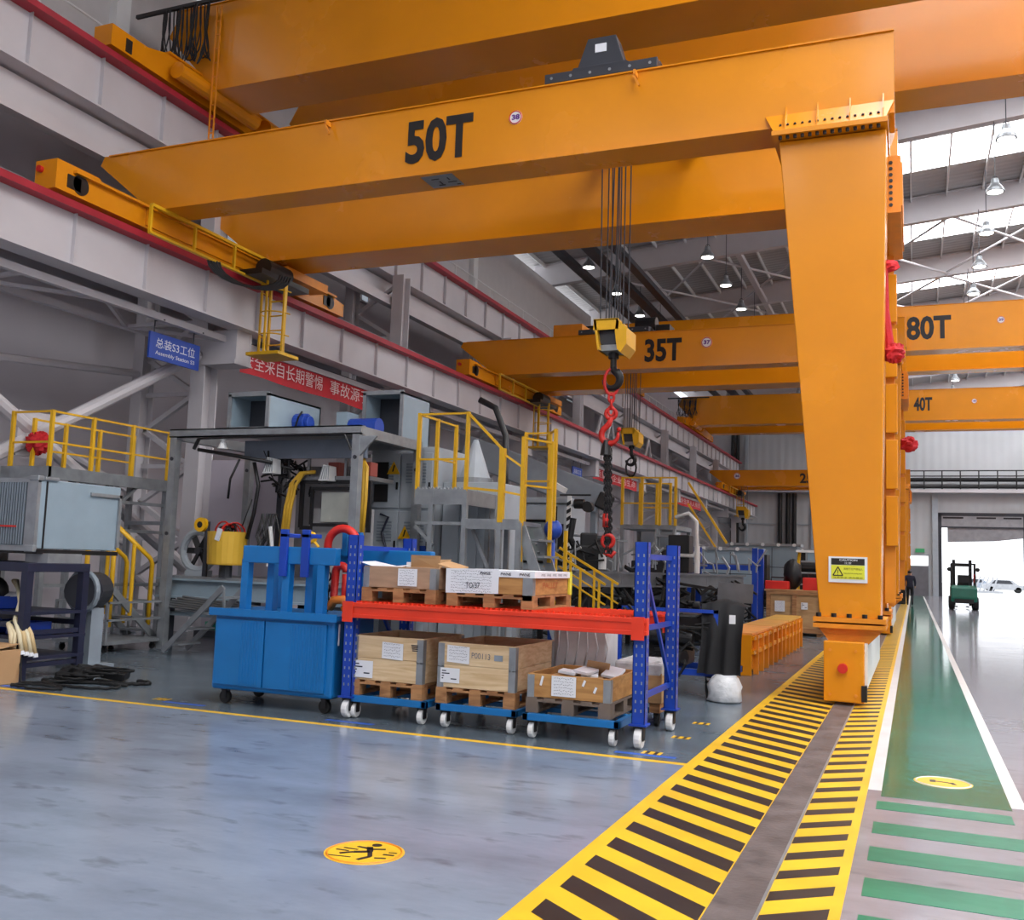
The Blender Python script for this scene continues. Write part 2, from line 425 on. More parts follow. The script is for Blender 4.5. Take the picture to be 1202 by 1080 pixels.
# round warning marks on the floor
def floor_mark(cx, cy, r, run):
    mk = fpart('warning_disc', M().cyl((cx, cy, 0.0), (cx, cy, 0.003), r, n=40), YEL_FLOOR)
    b = M(); z = 0.0036
    def seg(pts, w):
        for p, q in zip(pts, pts[1:]): b.bar((cx + p[0] * r, cy + p[1] * r, z), (cx + q[0] * r, cy + q[1] * r, z), w * r, 0.0012)
    if run:
        seg([(-.1, .45), (.1, .1), (-.25, -.1)], .16); seg([(.1, .1), (.3, -.25), (.15, -.6)], .12); seg([(-.25, -.1), (-.5, -.35)], .12)
        seg([(-.4, .35), (.05, .3), (.35, .45)], .1); seg([(-.65, .1), (-.25, .12)], .07); seg([(-.75, -.1), (-.4, -.08)], .07); seg([(-.1, -.5), (-.7, -.6)], .06)
        b.cyl((cx - .02 * r, cy + .66 * r, z - .0006), (cx - .02 * r, cy + .66 * r, z + .0006), .13 * r, n=14)
        seg([(.45, -.3), (.72, -.2)], .09); seg([(.5, .05), (.78, .1)], .09); seg([(.55, .25), (.75, .3)], .06)
    else:
        seg([(-.45, .1), (-.25, .1)], .4); seg([(-.25, .1), (.1, .05), (.3, -.05)], .12); seg([(.25, -.1), (.4, -.05)], .35)
    fpart('pictogram', b, BLK_FLOOR, mk)
    ring = M(); pts = [(cx + .93 * r * math.cos(2 * PI * i / 40), cy + .93 * r * math.sin(2 * PI * i / 40), .0032) for i in range(40)]
    ring.tube(pts, 0.006, 4, True); fpart('rim', ring, WHT_FLOOR if not run else ORANGE_D, mk)
floor_mark(-2.60, 4.52, 0.205, True)
floor_mark(0.185, 8.03, 0.2, False)

ground = struct('ground', M().box(-60, 80, 81.3, 260, -0.25, -0.01), GROUND_M)
struct('wall_left', M().box(-15.8, -15.5, -12, 81, 0, 13.7), WALL_L)
struct('wall_right', M().box(15.6, 15.9, -12, 81, 0, 16.6), WALL_F)
struct('wall_rear', M().prism([(-15.8, 0), (15.9, 0), (15.9, 16.6), (-15.8, 13.8)], 'y', -12.3, -12.0), WALL_F)
D0, D1, DZ = 1.95, 7.45, 5.3
struct('wall_far', M().prism([(-15.8, 0), (D0, 0), (D0, DZ), (D1, DZ), (D1, 0), (15.9, 0), (15.9, 16.8), (-15.8, 13.9)], 'y', 81.0, 81.3), WALL_F)
ceil = struct('ceiling', M().prism([(-16, zr(-16) + 1.05), (16, zr(16) + 1.05), (16, zr(16) + 1.2), (-16, zr(-16) + 1.2)], 'y', -12.3, 81.4), ROOF_M)
CO = off(ceil)
RY = [-8.5 + 8.0 * k for k in range(12)]
d_raf = M()
for y in RY:
    r = M()
    r.prism([(-15.5, zr(-15.5)), (15.6, zr(15.6)), (15.6, zr(15.6) + 1.0), (-15.5, zr(-15.5) + 1.0)], 'y', y - 0.02, y + 0.02)
    for dz in (0.0, 0.98):
        r.prism([(-15.5, zr(-15.5) + dz), (15.6, zr(15.6) + dz), (15.6, zr(15.6) + dz + .03), (-15.5, zr(-15.5) + dz + .03)], 'y', y - 0.15, y + 0.15)
    build('rafter', r, WHITE_ST, ceil)
for k in range(24):
    x = -15 + 1.25 * k
    p = M().box(x - 0.03, x + 0.03, -12, 81, zr(x) + 0.86, zr(x) + 1.04)
    build('purlin', p, WHITE, ceil)
for y in RY[:-1]:
    for k in range(13):
        x = -1.25 + 1.25 * k
        xa, xb = x + 0.04, x + 1.21
        p = M().prism([(xa, zr(xa) + 1.02), (xb, zr(xb) + 1.02), (xb, zr(xb) + 1.045), (xa, zr(xa) + 1.045)], 'y', y + 2.7, y + 5.3)
        build('skylight_panel', p, SKY_EM, ceil)
for bay in (39.5, 47.5, 55.5):
    for k in range(6):
        xa = -12.5 + 4.65 * k; xb = xa + 4.65
        b = M().tube([(xa, bay + .2, zr(xa) + .1), (xb, bay + 7.8, zr(xb) + .1)], .05, 6).tube([(xb, bay + .2, zr(xb) + .16), (xa, bay + 7.8, zr(xa) + .16)], .05, 6)
        build('roof_brace', b, WHITE_ST, ceil)
for bay in (39.5, 47.5):
    for x in (-6.6, -2.0):
        build('tie_strut', M().box(x - .12, x + .12, bay, bay + 8, zr(x) + .02, zr(x) + .22), WHITE_ST, ceil)
for x, w in ((-12.15, 0.3), (-10.95, 0.4), (-10.0, 0.3)):
    build('cable_tray', M().box(x - w / 2, x + w / 2, 14, 80, 12.95, 13.15).box(x - w / 2 - .03, x - w / 2, 14, 80, 12.95, 13.25), DARKGREY, ceil)
# far wall: door, shutter, gantry walkway, pipes, small door
wf = bpy.data.objects['wall_far']
dr = thing('door_1', None, None, ((D0 + D1) / 2, 81, 0), kind='structure')
build('door_frame', M().box(D0 - .25, D0, 80.85, 81.3, 0, DZ + .9).box(D1, D1 + .25, 80.85, 81.3, 0, DZ + .9).box(D0 - .25, D1 + .25, 80.85, 81.3, DZ + .75, DZ + 1.0), DARKGREY, dr)
cur = mat('curtain_grey', rgb(150, 148, 152), .7)
build('shutter', M().box(D0, D1, 80.86, 80.98, 5.2, 6.05), cur, dr)
sh = M()
for x0, x1 in ((D0 + .1, D0 + 1.5), (D0 + 2.4, D0 + 3.7), (D0 + 4.2, D1 - .1)): sh.box(x0, x1, 80.84, 80.86, 5.86, 5.98)
build('shutter_slot', sh, BLACK, dr, kind='stuff')
build('shutter_bar', M().box(D0, D1, 80.8, 80.86, 5.16, 5.26), DARKGREY, dr)
cp_ = [(D0 + .4, 5.25), (D1, 5.25), (D1, 4.45), (D0 + 3.6, 4.2), (D0 + .4, 4.08)]
build('torn_curtain', M().prism(cp_, 'y', 80.88, 80.92), cur, dr)
d2 = thing('door_2', None, None, (0.1, 81, 0), kind='structure')
build('door_leaf', M().box(-.75, 1.0, 80.9, 80.98, 0, 2.2), mat('grey_door', rgb(116, 116, 124), .5), d2)
build('transom_window', M().box(-.75, 1.0, 80.9, 80.98, 2.25, 3.0), emit('bright_transom', (1, 1, 1, 1), 2.2), d2)
build('door_casing', M().box(-.85, -.75, 80.85, 81, 0, 3.1).box(1.0, 1.1, 80.85, 81, 0, 3.1).box(-.85, 1.1, 80.85, 81, 3.0, 3.1).box(-.75, 1.0, 80.87, 81, 2.19, 2.26), CABINET, d2)
es = build('exit_sign', M().box(0.1, .75, 80.9, 80.97, 3.25, 3.55), emit('green_exit', rgb(60, 150, 100), .5)); tag(es, 'small green exit sign above the grey far door', 'sign')
walk = thing('far_walkway', None, None, (7, 80.5, 7.8), kind='structure')
build('walkway_beam', M().box(-15, 15.5, 80.0, 80.9, 7.75, 8.0), WHITE_ST, walk)
for z in (8.25, 8.75): build('pipe', M().cyl((-.5, 80.4, z), (15.5, 80.4, z), .16, n=10), BLACK, walk)
for z in (9.4, 9.0): build('handrail', M().cyl((-.5, 80.1, z), (15.5, 80.1, z), .05, n=6), BLACK, walk)
for k in range(13): build('post', M().cyl((-.5 + 1.25 * k, 80.1, 8.0), (-.5 + 1.25 * k, 80.1, 9.42), .05, n=6), BLACK, walk)
pl = build('pilaster', M().box(1.3, 1.7, 80.7, 81, 0, 7.7), CABINET, wf)
for x in (-9.9, -9.3, -8.8): build('riser_pipe', M().cyl((x, 80.8, 2.0), (x, 80.8, 7.7), .17, n=8), BLACK, wf)
for x in (-13.7, -13.3): build('riser_pipe', M().cyl((x, 80.8, 0.5), (x, 80.8, 13.5), .15, n=8), BLACK, wf)
for x in (-12.6, -7.4): build('wall_post', M().box(x - .12, x + .12, 80.8, 81, 0, 13.6), CABINET, wf)
for z in (3.0, 5.2): build('wall_girt', M().box(-15.5, -.9, 80.9, 81, z, z + .08), CABINET, wf)
# windows and ledges in the left wall
for i, (y, z, w, h) in enumerate(((19.2, 8.4, 1.1, 1.1), (25.0, 9.2, .9, 1.0), (33.3, 9.3, 1.2, 1.0), (45, 9.3, 2, 1.0))):
    wdw = thing('window_%d' % (i + 1), None, None, (-15.45, y, z), kind='structure')
    build('window_pane', M().box(-15.47, -15.44, y - w / 2, y + w / 2, z, z + h), GLASS_W, wdw)
    fr = M()
    for a in (-w / 2, 0, w / 2): fr.box(-15.5, -15.4, y + a - .03, y + a + .03, z, z + h)
    for b in (0, h * .5, h): fr.box(-15.5, -15.4, y - w / 2, y + w / 2, z + b - .03, z + b + .03)
    build('window_frame', fr, WHITE_ST, wdw)
for i in range(6):  # unseen glowing window band added on the right wall to brighten the left side
    y0 = -8 + 15 * i
    wdw = thing('window_%d' % (i + 5), None, None, (15.55, y0, 11.4), kind='structure')
    build('window_pane', M().box(15.54, 15.57, y0, y0 + 13, 11.4, 13.6), emit('added_clerestory', (.97, .98, 1, 1), 5.0) if i == 0 else bpy.data.materials['added_clerestory'], wdw)
    fr = M()
    for k in range(8): fr.box(15.48, 15.6, y0 + 13 * k / 7 - .04, y0 + 13 * k / 7 + .04, 11.4, 13.6)
    for z in (11.4, 12.5, 13.6): fr.box(15.48, 15.6, y0, y0 + 13, z - .04, z + .04)
    build('window_frame', fr, WHITE_ST, wdw)
# upper light cladding above the upper runway
struct('wall_upper', M().box(-14.7, -14.6, 12, 45, 10.3, 13.6), mat('upper_cladding', rgb(204, 200, 200), .5, var=.04))
for y in (14.0, 23.5, 31.0): build('wall_post', M().box(-14.6, -14.42, y - .18, y + .18, 10.1, 13.6), WHITE, bpy.data.objects['wall_upper'])

# lattice columns
COLY = [7.4 + 7.5 * k for k in range(10)]
for i, y in enumerate(COLY):
    c = thing('column', None, None, (-13.2, y, 0), kind='structure')
    build('front_chord', M().box(-12.75, -12.42, y - .20, y - .17, 0, 8.95).box(-12.75, -12.42, y + .17, y + .20, 0, 8.95).box(-12.6, -12.57, y - .17, y + .17, 0, 8.95), WHITE_ST, c)
    build('rear_chord', M().box(-14.2, -13.95, y - .18, y - .15, 0, 8.95).box(-14.2, -13.95, y + .15, y + .18, 0, 8.95).box(-14.09, -14.06, y - .15, y + .15, 0, 8.95), WHITE_ST, c)
    lc = M()
    for k in range(6):
        z0 = .3 + 1.4 * k
        lc.bar((-12.75, y, z0), (-13.95, y, z0 + .7), .09).bar((-13.95, y, z0 + .7), (-12.75, y, z0 + 1.4), .09).bar((-12.75, y, z0), (-13.95, y, z0), .08)
    build('lacing', lc, WHITE_ST, c)
    build('bracket', M().box(-12.45, -11.7, y - .25, y + .25, 5.0, 5.08).box(-12.45, -11.7, y - .22, y - .18, 5.08, 5.65).box(-12.45, -11.7, y + .18, y + .22, 5.08, 5.65).box(-11.75, -11.71, y - .2, y + .2, 5.08, 5.65), WHITE_ST, c)
# big tubular cross brace in the first bay
cb = M()
for za, zb2 in ((5.2, 1.2), (1.2, 5.2)):
    cb.tube([(-12.6, 7.6, za), (-12.6, 14.7, zb2)], .11, 10)
cb.obox((-12.6, 11.15, 3.2), (.04, .7, .7))
struct('trim_brace', cb, WHITE_ST)
cb2 = M().tube([(-14.05, 7.6, 4.2), (-14.05, 14.7, 4.9)], .07, 8).tube([(-14.05, 9.5, 4.5), (-14.05, 14.7, 2.6)], .07, 8).tube([(-14.05, 7.6, 3.6), (-14.05, 14.7, 1.6)], .07, 8)
struct('trim_brace', cb2, WHITE_ST)
# runway girders
def runway(name, x, zb0, zt, y0, y1, hw):
    g = thing(name, None, None, (x, (y0 + y1) / 2, zb0), kind='structure')
    build('web', M().box(x - .012, x + .012, y0, y1, zb0 + .03, zt - .13).box(x - hw, x + hw, y0, y1, zb0, zb0 + .03), WHITE_ST, g)
    build('top_flange', M().box(x - hw - .02, x + hw + .02, y0, y1, zt - .13, zt - .02), REDRAIL, g, label='red painted top flange')
    build('rail', M().box(x - .035, x + .035, y0, y1, zt - .02, zt + .06), RAILSTEEL, g)
    st = M().box(x - hw + .01, x + hw - .01, -.008, .008, zb0 + .03, zt - .13)
    first = None
    n = int((y1 - y0) / 1.5)
    me = None
    for k in range(n):
        y = y0 + .7 + 1.5 * k
        if me is None:
            o = build('stiffener', M().box(x + .012, x + .012 + hw * .35, y - .008, y + .008, zb0 + .03, zt - .13), WHITE_ST, g); me = o.data; yb = y
        else:
            shared('stiffener', me, g, (0, y - yb, 0))
    return g
rl = runway('runway_beam', -11.7, 5.65, 6.62, 4, 79.5, .2)
ru = runway('runway_beam', -13.0, 8.95, 10.07, 4, 79.5, .24)
build('conductor_rail', M().cyl((-12.25, 4, 6.92), (-12.25, 79, 6.92), .035, n=6).cyl((-12.3, 4, 6.78), (-12.3, 79, 6.78), .03, n=6), GALV, rl)
build('conductor_rail', M().cyl((-13.35, 4, 10.25), (-13.35, 79, 10.25), .02, n=6), GALV, ru)
# longitudinal ties and walkway truss between the girders
struct('trim_tie', M().box(-13.02, -12.8, 4, 80, 8.16, 8.4), WHITE_ST)
struct('trim_tie', M().box(-13.3, -13.1, 4, 80, 8.55, 8.9), WHITE_ST)
tr = M().box(-13.1, -13.0, 4, 80, 5.4, 5.52).box(-12.05, -11.95, 4, 80, 5.42, 5.54)
for k in range(24):
    y = 4 + 3.1 * k
    tr.bar((-13.05, y, 5.45), (-12.0, y + 1.55, 5.47), .06).bar((-12.0, y + 1.55, 5.47), (-13.05, y + 3.1, 5.45), .06).bar((-13.05, y, 5.45), (-12.0, y, 5.47), .06)
struct('trim_truss', tr, WHITE_ST)
vb = M()
for y in (40.3, 41.8, 48.5): vb.tube([(-12.5, y - .8, 6.7), (-12.5, y, 7.9), (-12.5, y + .8, 6.7)], .07, 6)
struct('trim_truss', vb, WHITE_ST)
# dark mezzanine inside the left wall
mz = M().box(-15.5, -13.3, 4, 80, 6.95, 7.1)
struct('trim_ledge', mz, DARKGREY)
hr = thing('upper_handrail', None, None, (-13.6, 30, 10.1), kind='structure')
for z in (10.55, 11.05): build('rail', M().cyl((-13.75, 10, z), (-13.75, 70, z), .02, n=6), WHITE, hr)
pm = None
for k in range(40):
    y = 10 + 1.5 * k
    if pm is None: o = build('post', M().cyl((-13.75, y, 9.95), (-13.75, y, 11.06), .02, n=6), WHITE, hr); pm = o.data
    else: shared('post', pm, hr, (0, y - 10, 0))
# ------------------------------------------------------------------ cranes
def girder(name, parent, poly, y0, y1, zb, zt):
    g = M().prism(poly, 'y', y0, y1)
    xs = [p[0] for p in poly]
    g.box(min(xs) + .2, max(xs), y0 - .03, y1 + .03, zt - .02, zt)
    xb = [p[0] for p in poly if abs(p[1] - zb) < 1e-4]
    g.box(min(xb), max(xb), y0 - .03, y1 + .03, zb - .02, zb)
    return build(name, g, ORANGE, parent, label=None)
def disc(name, parent, x, y, z, r, num, col):
    d = build(name, M().cyl((x, y - .006, z), (x, y, z), r, n=24), WHITE, parent, label='round white number plate')
    rim = M(); rim.tube([(x + .9 * r * math.cos(2 * PI * i / 24), y - .008, z + .9 * r * math.sin(2 * PI * i / 24)) for i in range(24)], r * .08, 5, True)
    build('rim', rim, RED, d)
    lettering('number', num, (x - .55 * r, y - .01, z - .38 * r), (1, 0, 0), (0, 0, 1), 1.2 * r, .8 * r, col, d, .05)
PURPLE = mat('purple_numerals', rgb(92, 40, 130), .6, var=.02)
def ladder_cage(parent, x, y, z0, z1, w=.45, d=.5, mtl=YELLOW):
    lc = M()
    for a in (-w / 2, w / 2): lc.box(x + a - .02, x + a + .02, y - .025, y + .025, z0, z1)
    k = z0 + .2
    while k < z1: lc.box(x - w / 2, x + w / 2, y - .012, y + .012, k - .012, k + .012); k += .28
    build('ladder', lc, mtl, parent, label='maintenance ladder')
    hp = M(); k = z0 + .35
    while k < z1 - .1:
        hp.tube(arc((x, y, k), d * .8, -PI, 0, 10, (1, 0, 0), (0, 1.2, 0)), .014, 5); k += .42
    for a in (-PI * .5, -PI * .15, -PI * .85):
        px, py = x + d * .8 * math.cos(a), y + d * .96 * math.sin(a)
        hp.box(px - .018, px + .018, py - .018, py + .018, z0, z1)
    build('cage_hoops', hp, mtl, parent, kind='stuff')
    build('landing', M().box(x - d, x + d, y - d * 1.1, y + .25, z0 - .06, z0), mtl, parent)

def semi_gantry(y, tons, num, label, tw, lx, nx, detailed=False, tx=None):
    dy = y - 12.15
    c = thing('gantry_crane', label, 'crane', (-0.7, y, 0))
    zb, zt = 7.05, 8.1
    poly = [(-11.6, zb), (-0.18, zb), (-0.18, zt), (-12.68, zt), (-12.76, 7.95)]
    girder('girder', c, poly, y, y + .53, zb, zt)
    girder('girder', c, poly, y + 2.9, y + 3.75, zb, zt)
    # end truck on the wall runway
    t = M().prism([(y - 2.0, 6.68), (y + 5.8, 6.68), (y + 5.8, 6.95), (y + 5.2, 7.04), (y - 1.1, 7.04), (y - 1.2, 7.12), (y - 2.0, 7.12)], 'x', -11.92, -11.5)
    t.box(-12.05, -11.42, y - 1.7, y + 5.4, 7.0, 7.04).box(-11.5, -11.47, y - .2, y + 3.9, 6.72, 7.04)
    build('end_truck', t, ORANGE, c)
    h = M()
    for yy in (y - 1.6, y + 5.2): h.cyl((-11.5, yy + .05, 6.87), (-11.485, yy + .05, 6.87), .15, n=18).box(-11.5, -11.485, yy - .2, yy + .05, 6.76, 6.96)
    build('wheel_opening', h, BLACK, c)
    for yy in (y - 1.7, y + 5.2): build('wheel', M().wheel((-11.7, yy, 6.85), .17, .16, 'x'), STEEL, c)
    build('buffer', M().cyl((-11.8, y - 2.06, 6.98), (-11.8, y - 2.0, 6.98), .05, n=10), RED, c)
    r = M()
    for k in range(4):
        yy = y - .3 + 1.05 * k
        r.box(-11.32, -11.27, yy - .02, yy + .02, 6.55, 7.0)
    r.box(-11.33, -11.26, y - .3, y + 2.9, 6.98, 7.03).box(-11.33, -11.26, y - .3, y + 2.9, 6.53, 6.57)
    build('side_rail', r, YELLOW, c)
    build('drive_motor', M().cyl((-11.1, y + 2.4, 6.75), (-11.1, y + 3.1, 6.75), .18, n=14).box(-11.4, -10.9, y + 2.1, y + 3.6, 6.55, 6.65), BLACK, c)
    build('crossbeam', M().box(-11.42, -11.0, y + 3.0, y + 4.4, 6.78, 6.95), ORANGE_D, c)
    ladder_cage(c, -11.1, y + 2.9, 5.2, 6.62, .34, .36)
    # legs
    for yy in (y, y + 2.9):
        build('leg', M().prism([(-1.03, .98), (-.36, .98), (-.27, 6.85), (-1.53, 6.85)], 'y', yy + .0, yy + .85), ORANGE, c, bevel=.012)
        hd = M().add([(-1.7, yy - .01, 7.2), (-.18, yy - .01, 7.2), (-.27, yy - .17, 6.93), (-1.58, yy - .17, 6.93), (-1.7, yy + .95, 7.2), (-.18, yy + .95, 7.2), (-.27, yy + .95, 6.93), (-1.58, yy + .95, 6.93)],
                     [(0, 1, 2, 3), (4, 7, 6, 5), (0, 4, 5, 1), (3, 2, 6, 7), (1, 5, 6, 2), (0, 3, 7, 4)])
        hd.box(-1.6, -.25, yy - .18, yy + .95, 6.87, 6.93)
        build('head_flange', hd, ORANGE, c)
        bo = M(); gs = M()
        for k in range(14):
            bx = -1.5 + .088 * k
            bo.cyl((bx, yy - .12, 6.83), (bx, yy - .12, 6.88), .024, n=6).cyl((bx, yy - .137, 7.0), (bx, yy - .115, 7.02), .017, n=6)
        build('head_bolts', bo, BLACK, c, kind='stuff')
        for k in range(4): gs.prism([(yy - .17, 6.94), (yy - .15, 7.05), (yy - .012, 7.3), (yy - .005, 7.2)], 'x', -1.45 + .38 * k, -1.435 + .38 * k)
        build('stiffener_ribs', gs, ORANGE, c)
        ft = M().box(-1.1, -.3, yy - .06, yy + .92, .93, .985).box(-1.1, -.3, yy - .06, yy + .92, .86, .91)
        build('foot_flange', ft, ORANGE_D, c)
        fb = M()
        for k in range(5): fb.cyl((-1.04 + .17 * k, yy - .03, .985), (-1.04 + .17 * k, yy - .03, 1.03), .032, n=6)
        build('foot_bolts', fb, BLACK, c, kind='stuff')
        build('foot_gusset', M().prism([(-1.05, .86), (-.32, .86), (-.52, .66), (-.9, .66)], 'y', yy + .05, yy + .8), ORANGE_D, c)
    s = M().box(-.96, -.53, y - .1, y + 4.4, .1, .7)
    build('sill_truck', s, ORANGE, c, bevel=.01)
    build('truck_cover', M().box(-.97, -.53, y - .2, y - .1, .04, .72), ORANGE, c, bevel=.012)
    sb = build('side_reflection', M().box(-.53, -.5, y - .02, y + 4.3, .2, .7), WHITE, c, label='white reflection on truck side');  # white plate paints the door light reflected along the truck side
    for yy in (y + .35, y + 3.9): build('wheel', M().wheel((-.745, yy, .19), .18, .12, 'x'), STEEL, c)
    build('rail_guard', M().box(-.56, -.5, y - .22, y - .12, .06, .24), BLACK, c)
    build('stop_buffer', M().cyl((-.76, y - .26, .42), (-.76, y - .2, .42), .055, n=14), RED, c, label='red round stop buffer')
    hb = M()
    for bx, bz in ((-.9, .62), (-.62, .62), (-.9, .12), (-.62, .12)): hb.cyl((bx, y - .215, bz), (bx, y - .2, bz), .018, n=6)
    build('cover_bolts', hb, ORANGE_D, c)
    tb = M().box(-.3, -.12, y + .85, y + 2.9, 6.1, 6.85).box(-.12, -.1, y + .9, y + 2.85, 6.2, 6.78)
    build('tie_beam', tb, ORANGE_D, c)
    tbb = M()
    for k in range(4): tbb.cyl((-.24, y + .84, 6.2 + .08 * k), (-.24, y + .86, 6.2 + .08 * k), .025, n=6).cyl((-.24, y + .84, 6.52 + .08 * k), (-.24, y + .86, 6.52 + .08 * k), .025, n=6)
    build('tie_bolts', tbb, BLACK, c, kind='stuff')
    for k in range(5):
        z = 1.9 + .8 * k
        build('duct_cover', M().box(-.36, -.2, y + 2.6, y + 2.8, z, z + .7), ORANGE, c, bevel=.01)
    build('cable_duct', M().box(-.38, -.24, y + 2.7, y + 2.86, 1.1, 6.1), ORANGE_D, c)
    lettering('lettering', tons, (lx, y - .012, 7.22), (1, 0, 0), (0, 0, 1), tw, .66, LETTER, c, .035, label='black painted capacity lettering')
    disc('number_plate', c, nx, y - .002, 7.7, .1 if y < 20 else .15 if y < 40 else .22, num, PURPLE)
    return c
g50 = semi_gantry(12.15, '50T', '38', 'orange semi gantry crane lettered 50T with round plate 38 in front', 1.08, -6.86, -5.13, True)
# caution plate on the front leg
cp = build('caution_plate', M().box(-.93, -.5, 12.13, 12.148, 1.39, 1.69), PAPER, g50, label='yellow and black caution plate', bevel=0)
build('black_band', M().box(-.9, -.53, 12.126, 12.131, 1.595, 1.67), LETTER, cp)
build('yellow_field', M().box(-.9, -.53, 12.126, 12.131, 1.43, 1.59), mat('lime_yellow', rgb(222, 222, 60), .5, var=.03), cp)
lettering('caution_word', 'CAUTION', (-.81, 12.124, 1.64), (1, 0, 0), (0, 0, 1), .2, .022, PAPER, cp, .02)
lettering('caution_word', '注意', (-.755, 12.124, 1.603), (1, 0, 0), (0, 0, 1), .08, .026, PAPER, cp)
tri = M()
for p, q in (((-.9, 1.47), (-.845, 1.57)), ((-.845, 1.57), (-.79, 1.47)), ((-.79, 1.47), (-.9, 1.47))): tri.bar((p[0] + .02, 12.125, p[1]), (q[0] + .02, 12.125, q[1]), .003, .012)
tri.box(-.829, -.821, 12.123, 12.126, 1.495, 1.535).box(-.829, -.821, 12.123, 12.126, 1.478, 1.487)
build('warning_triangle', tri, LETTER, cp)
lettering('small_print', '吊物下方严禁站人', (-.76, 12.124, 1.535), (1, 0, 0), (0, 0, 1), .21, .026, LETTER, cp)
lettering('small_print', 'Keep away from moving crane', (-.76, 12.124, 1.485), (1, 0, 0), (0, 0, 1), .2, .022, LETTER, cp)
lettering('small_print', '注意安全 请勿靠近', (-.88, 12.124, 1.437), (1, 0, 0), (0, 0, 1), .33, .02, LETTER, cp)
up_ = build('underside_plate', M().box(-6.62, -6.12, 12.2, 12.62, 7.02, 7.032), GALV, g50, label='pale plate with dark marks under girder')
um = M()
for px, py, w, h in ((-6.5, 12.3, .12, .02), (-6.3, 12.45, .14, .02), (-6.42, 12.4, .02, .1), (-6.25, 12.3, .02, .08), (-6.48, 12.52, .1, .03), (-6.2, 12.55, .06, .02)): um.box(px, px + w, py, py + h, 7.014, 7.02)
build('dark_marks', um, LETTER, up_)
cr = M()
for k in range(5): cr.tube([(-11.0 + .02 * k + .33 * math.cos(t), 13.9 + .6 * math.cos(t) + .05 * k, 6.55 + .33 * math.sin(t)) for t in [PI + PI * i / 10 for i in range(11)]], .025, 5)
build('hanging_cable_loop', cr, BLACK, g50)
hk = M()
for x in (-8.2, -3.4): hk.box(x, x + .03, 12.0, 12.14, 7.98, 8.05).bar((x, 12.02, 7.98), (x + .08, 12.02, 7.82), .03)
build('lifting_lug', hk, ORANGE_D, g50)

g35 = semi_gantry(26.55, '35T', '37', 'orange semi gantry crane lettered 35T with plate 37 behind the hook', 1.06, -7.0, -5.25)
g25 = semi_gantry(66.0, '25T', '36', 'small far orange semi gantry crane lettered 25T near end wall', 1.3, -6.85, -10.9)

def bridge(y, tons, num, label, gap, w, lx, nx, tw, th):
    c = thing('bridge_crane', label, 'crane', (1, y, 10.1))
    zb, zt = 10.32, 12.1
    poly = [(-12.4, zb), (15.3, zb), (15.3, zt), (-13.3, zt), (-13.6, 11.6)]
    girder('girder', c, poly, y, y + w, zb, zt)
    girder('girder', c, poly, y + gap, y + gap + .85, zb, zt)
    t = M().prism([(y - 2.25, 10.14), (y + gap + 3.2, 10.14), (y + gap + 3.2, 10.5), (y + gap + 2, 10.66), (y - .9, 10.66), (y - 1.4, 10.52), (y - 2.25, 10.52)], 'x', -13.15, -12.75)
    t.box(-13.2, -12.7, y - .9, y + gap + 2, 10.66, 10.7)
    build('end_truck', t, ORANGE, c)
    build('end_truck', M().box(15.0, 15.5, y - 2.6, y + gap + 3.2, 10.12, 10.6), ORANGE, c)
    h = M()
    for yy in (y - 1.85, y + gap + 2.6): h.box(-12.75, -12.735, yy - .07, yy + .07, 10.18, 10.42)
    build('wheel_cover', h, BLACK, c)
    build('drive_tube', M().cyl((-12.5, y - .9, 10.3), (-12.5, y + 1.4, 10.3), .16, n=14).cyl((-12.5, y + 1.7, 10.3), (-12.5, y + 1.95, 10.3), .19, n=14), ORANGE, c)
    if tons:
        lettering('lettering', tons, (lx, y - .012, 10.72 if th > .8 else 10.85), (1, 0, 0), (0, 0, 1), tw, th, LETTER, c, .035, label='black painted capacity lettering')
        disc('number_plate', c, nx, y - .002, 11.35, .14, num, PURPLE)
    # festoon cable loops in front of the left end
    build('festoon_bar', M().box(-14.2, -11.6, y - .3, y - .24, 11.95, 12.02), BLACK, c)
    f = M()
    for k in range(22):
        x = -13.55 + .056 * k; dp = random.uniform(1.0, 1.28); wv = random.uniform(.06, .14)
        f.tube([(x + wv * math.sin(t * 1.0) * 1.0 * math.sin(PI * i / 16), y - .28 + .05 * math.cos(k), 11.96 - dp * math.sin(PI * i / 16)) for i in range(17) for t in [1.0 + k + i * .6]], .014, 5)
    build('festoon_cable', f, BLACK, c, kind='stuff')
    return c
top = bridge(14.4, '', '', 'large orange overhead bridge crane above the 50T gantry with black festoon cables', 4.06, 1.05, 0, 0, 1, 1)
lad = M().box(-12.3, -12.28, 14.2, 14.23, 9.25, 11.9).box(-12.2, -12.18, 14.2, 14.23, 9.25, 11.9)
for k in range(9): lad.box(-12.3, -12.18, 14.21, 14.23, 9.35 + .28 * k, 9.37 + .28 * k)
build('ladder', lad, ORANGE_D, top)
b80 = bridge(41.0, '80T', '39', 'orange overhead bridge crane lettered 80T behind the gantry leg', 4.3, .9, -.21, 3.15, 1.62, .95)
b40 = bridge(60.0, '40T', '40', 'farthest orange overhead bridge crane lettered 40T below the 80T girder', 4.0, .9, .05, 3.2, .98, .8)
lb = M().box(-.9, -.2, 40.6, 40.98, 10.36, 11.6)
build('cable_chest', lb, ORANGE_D, b80)

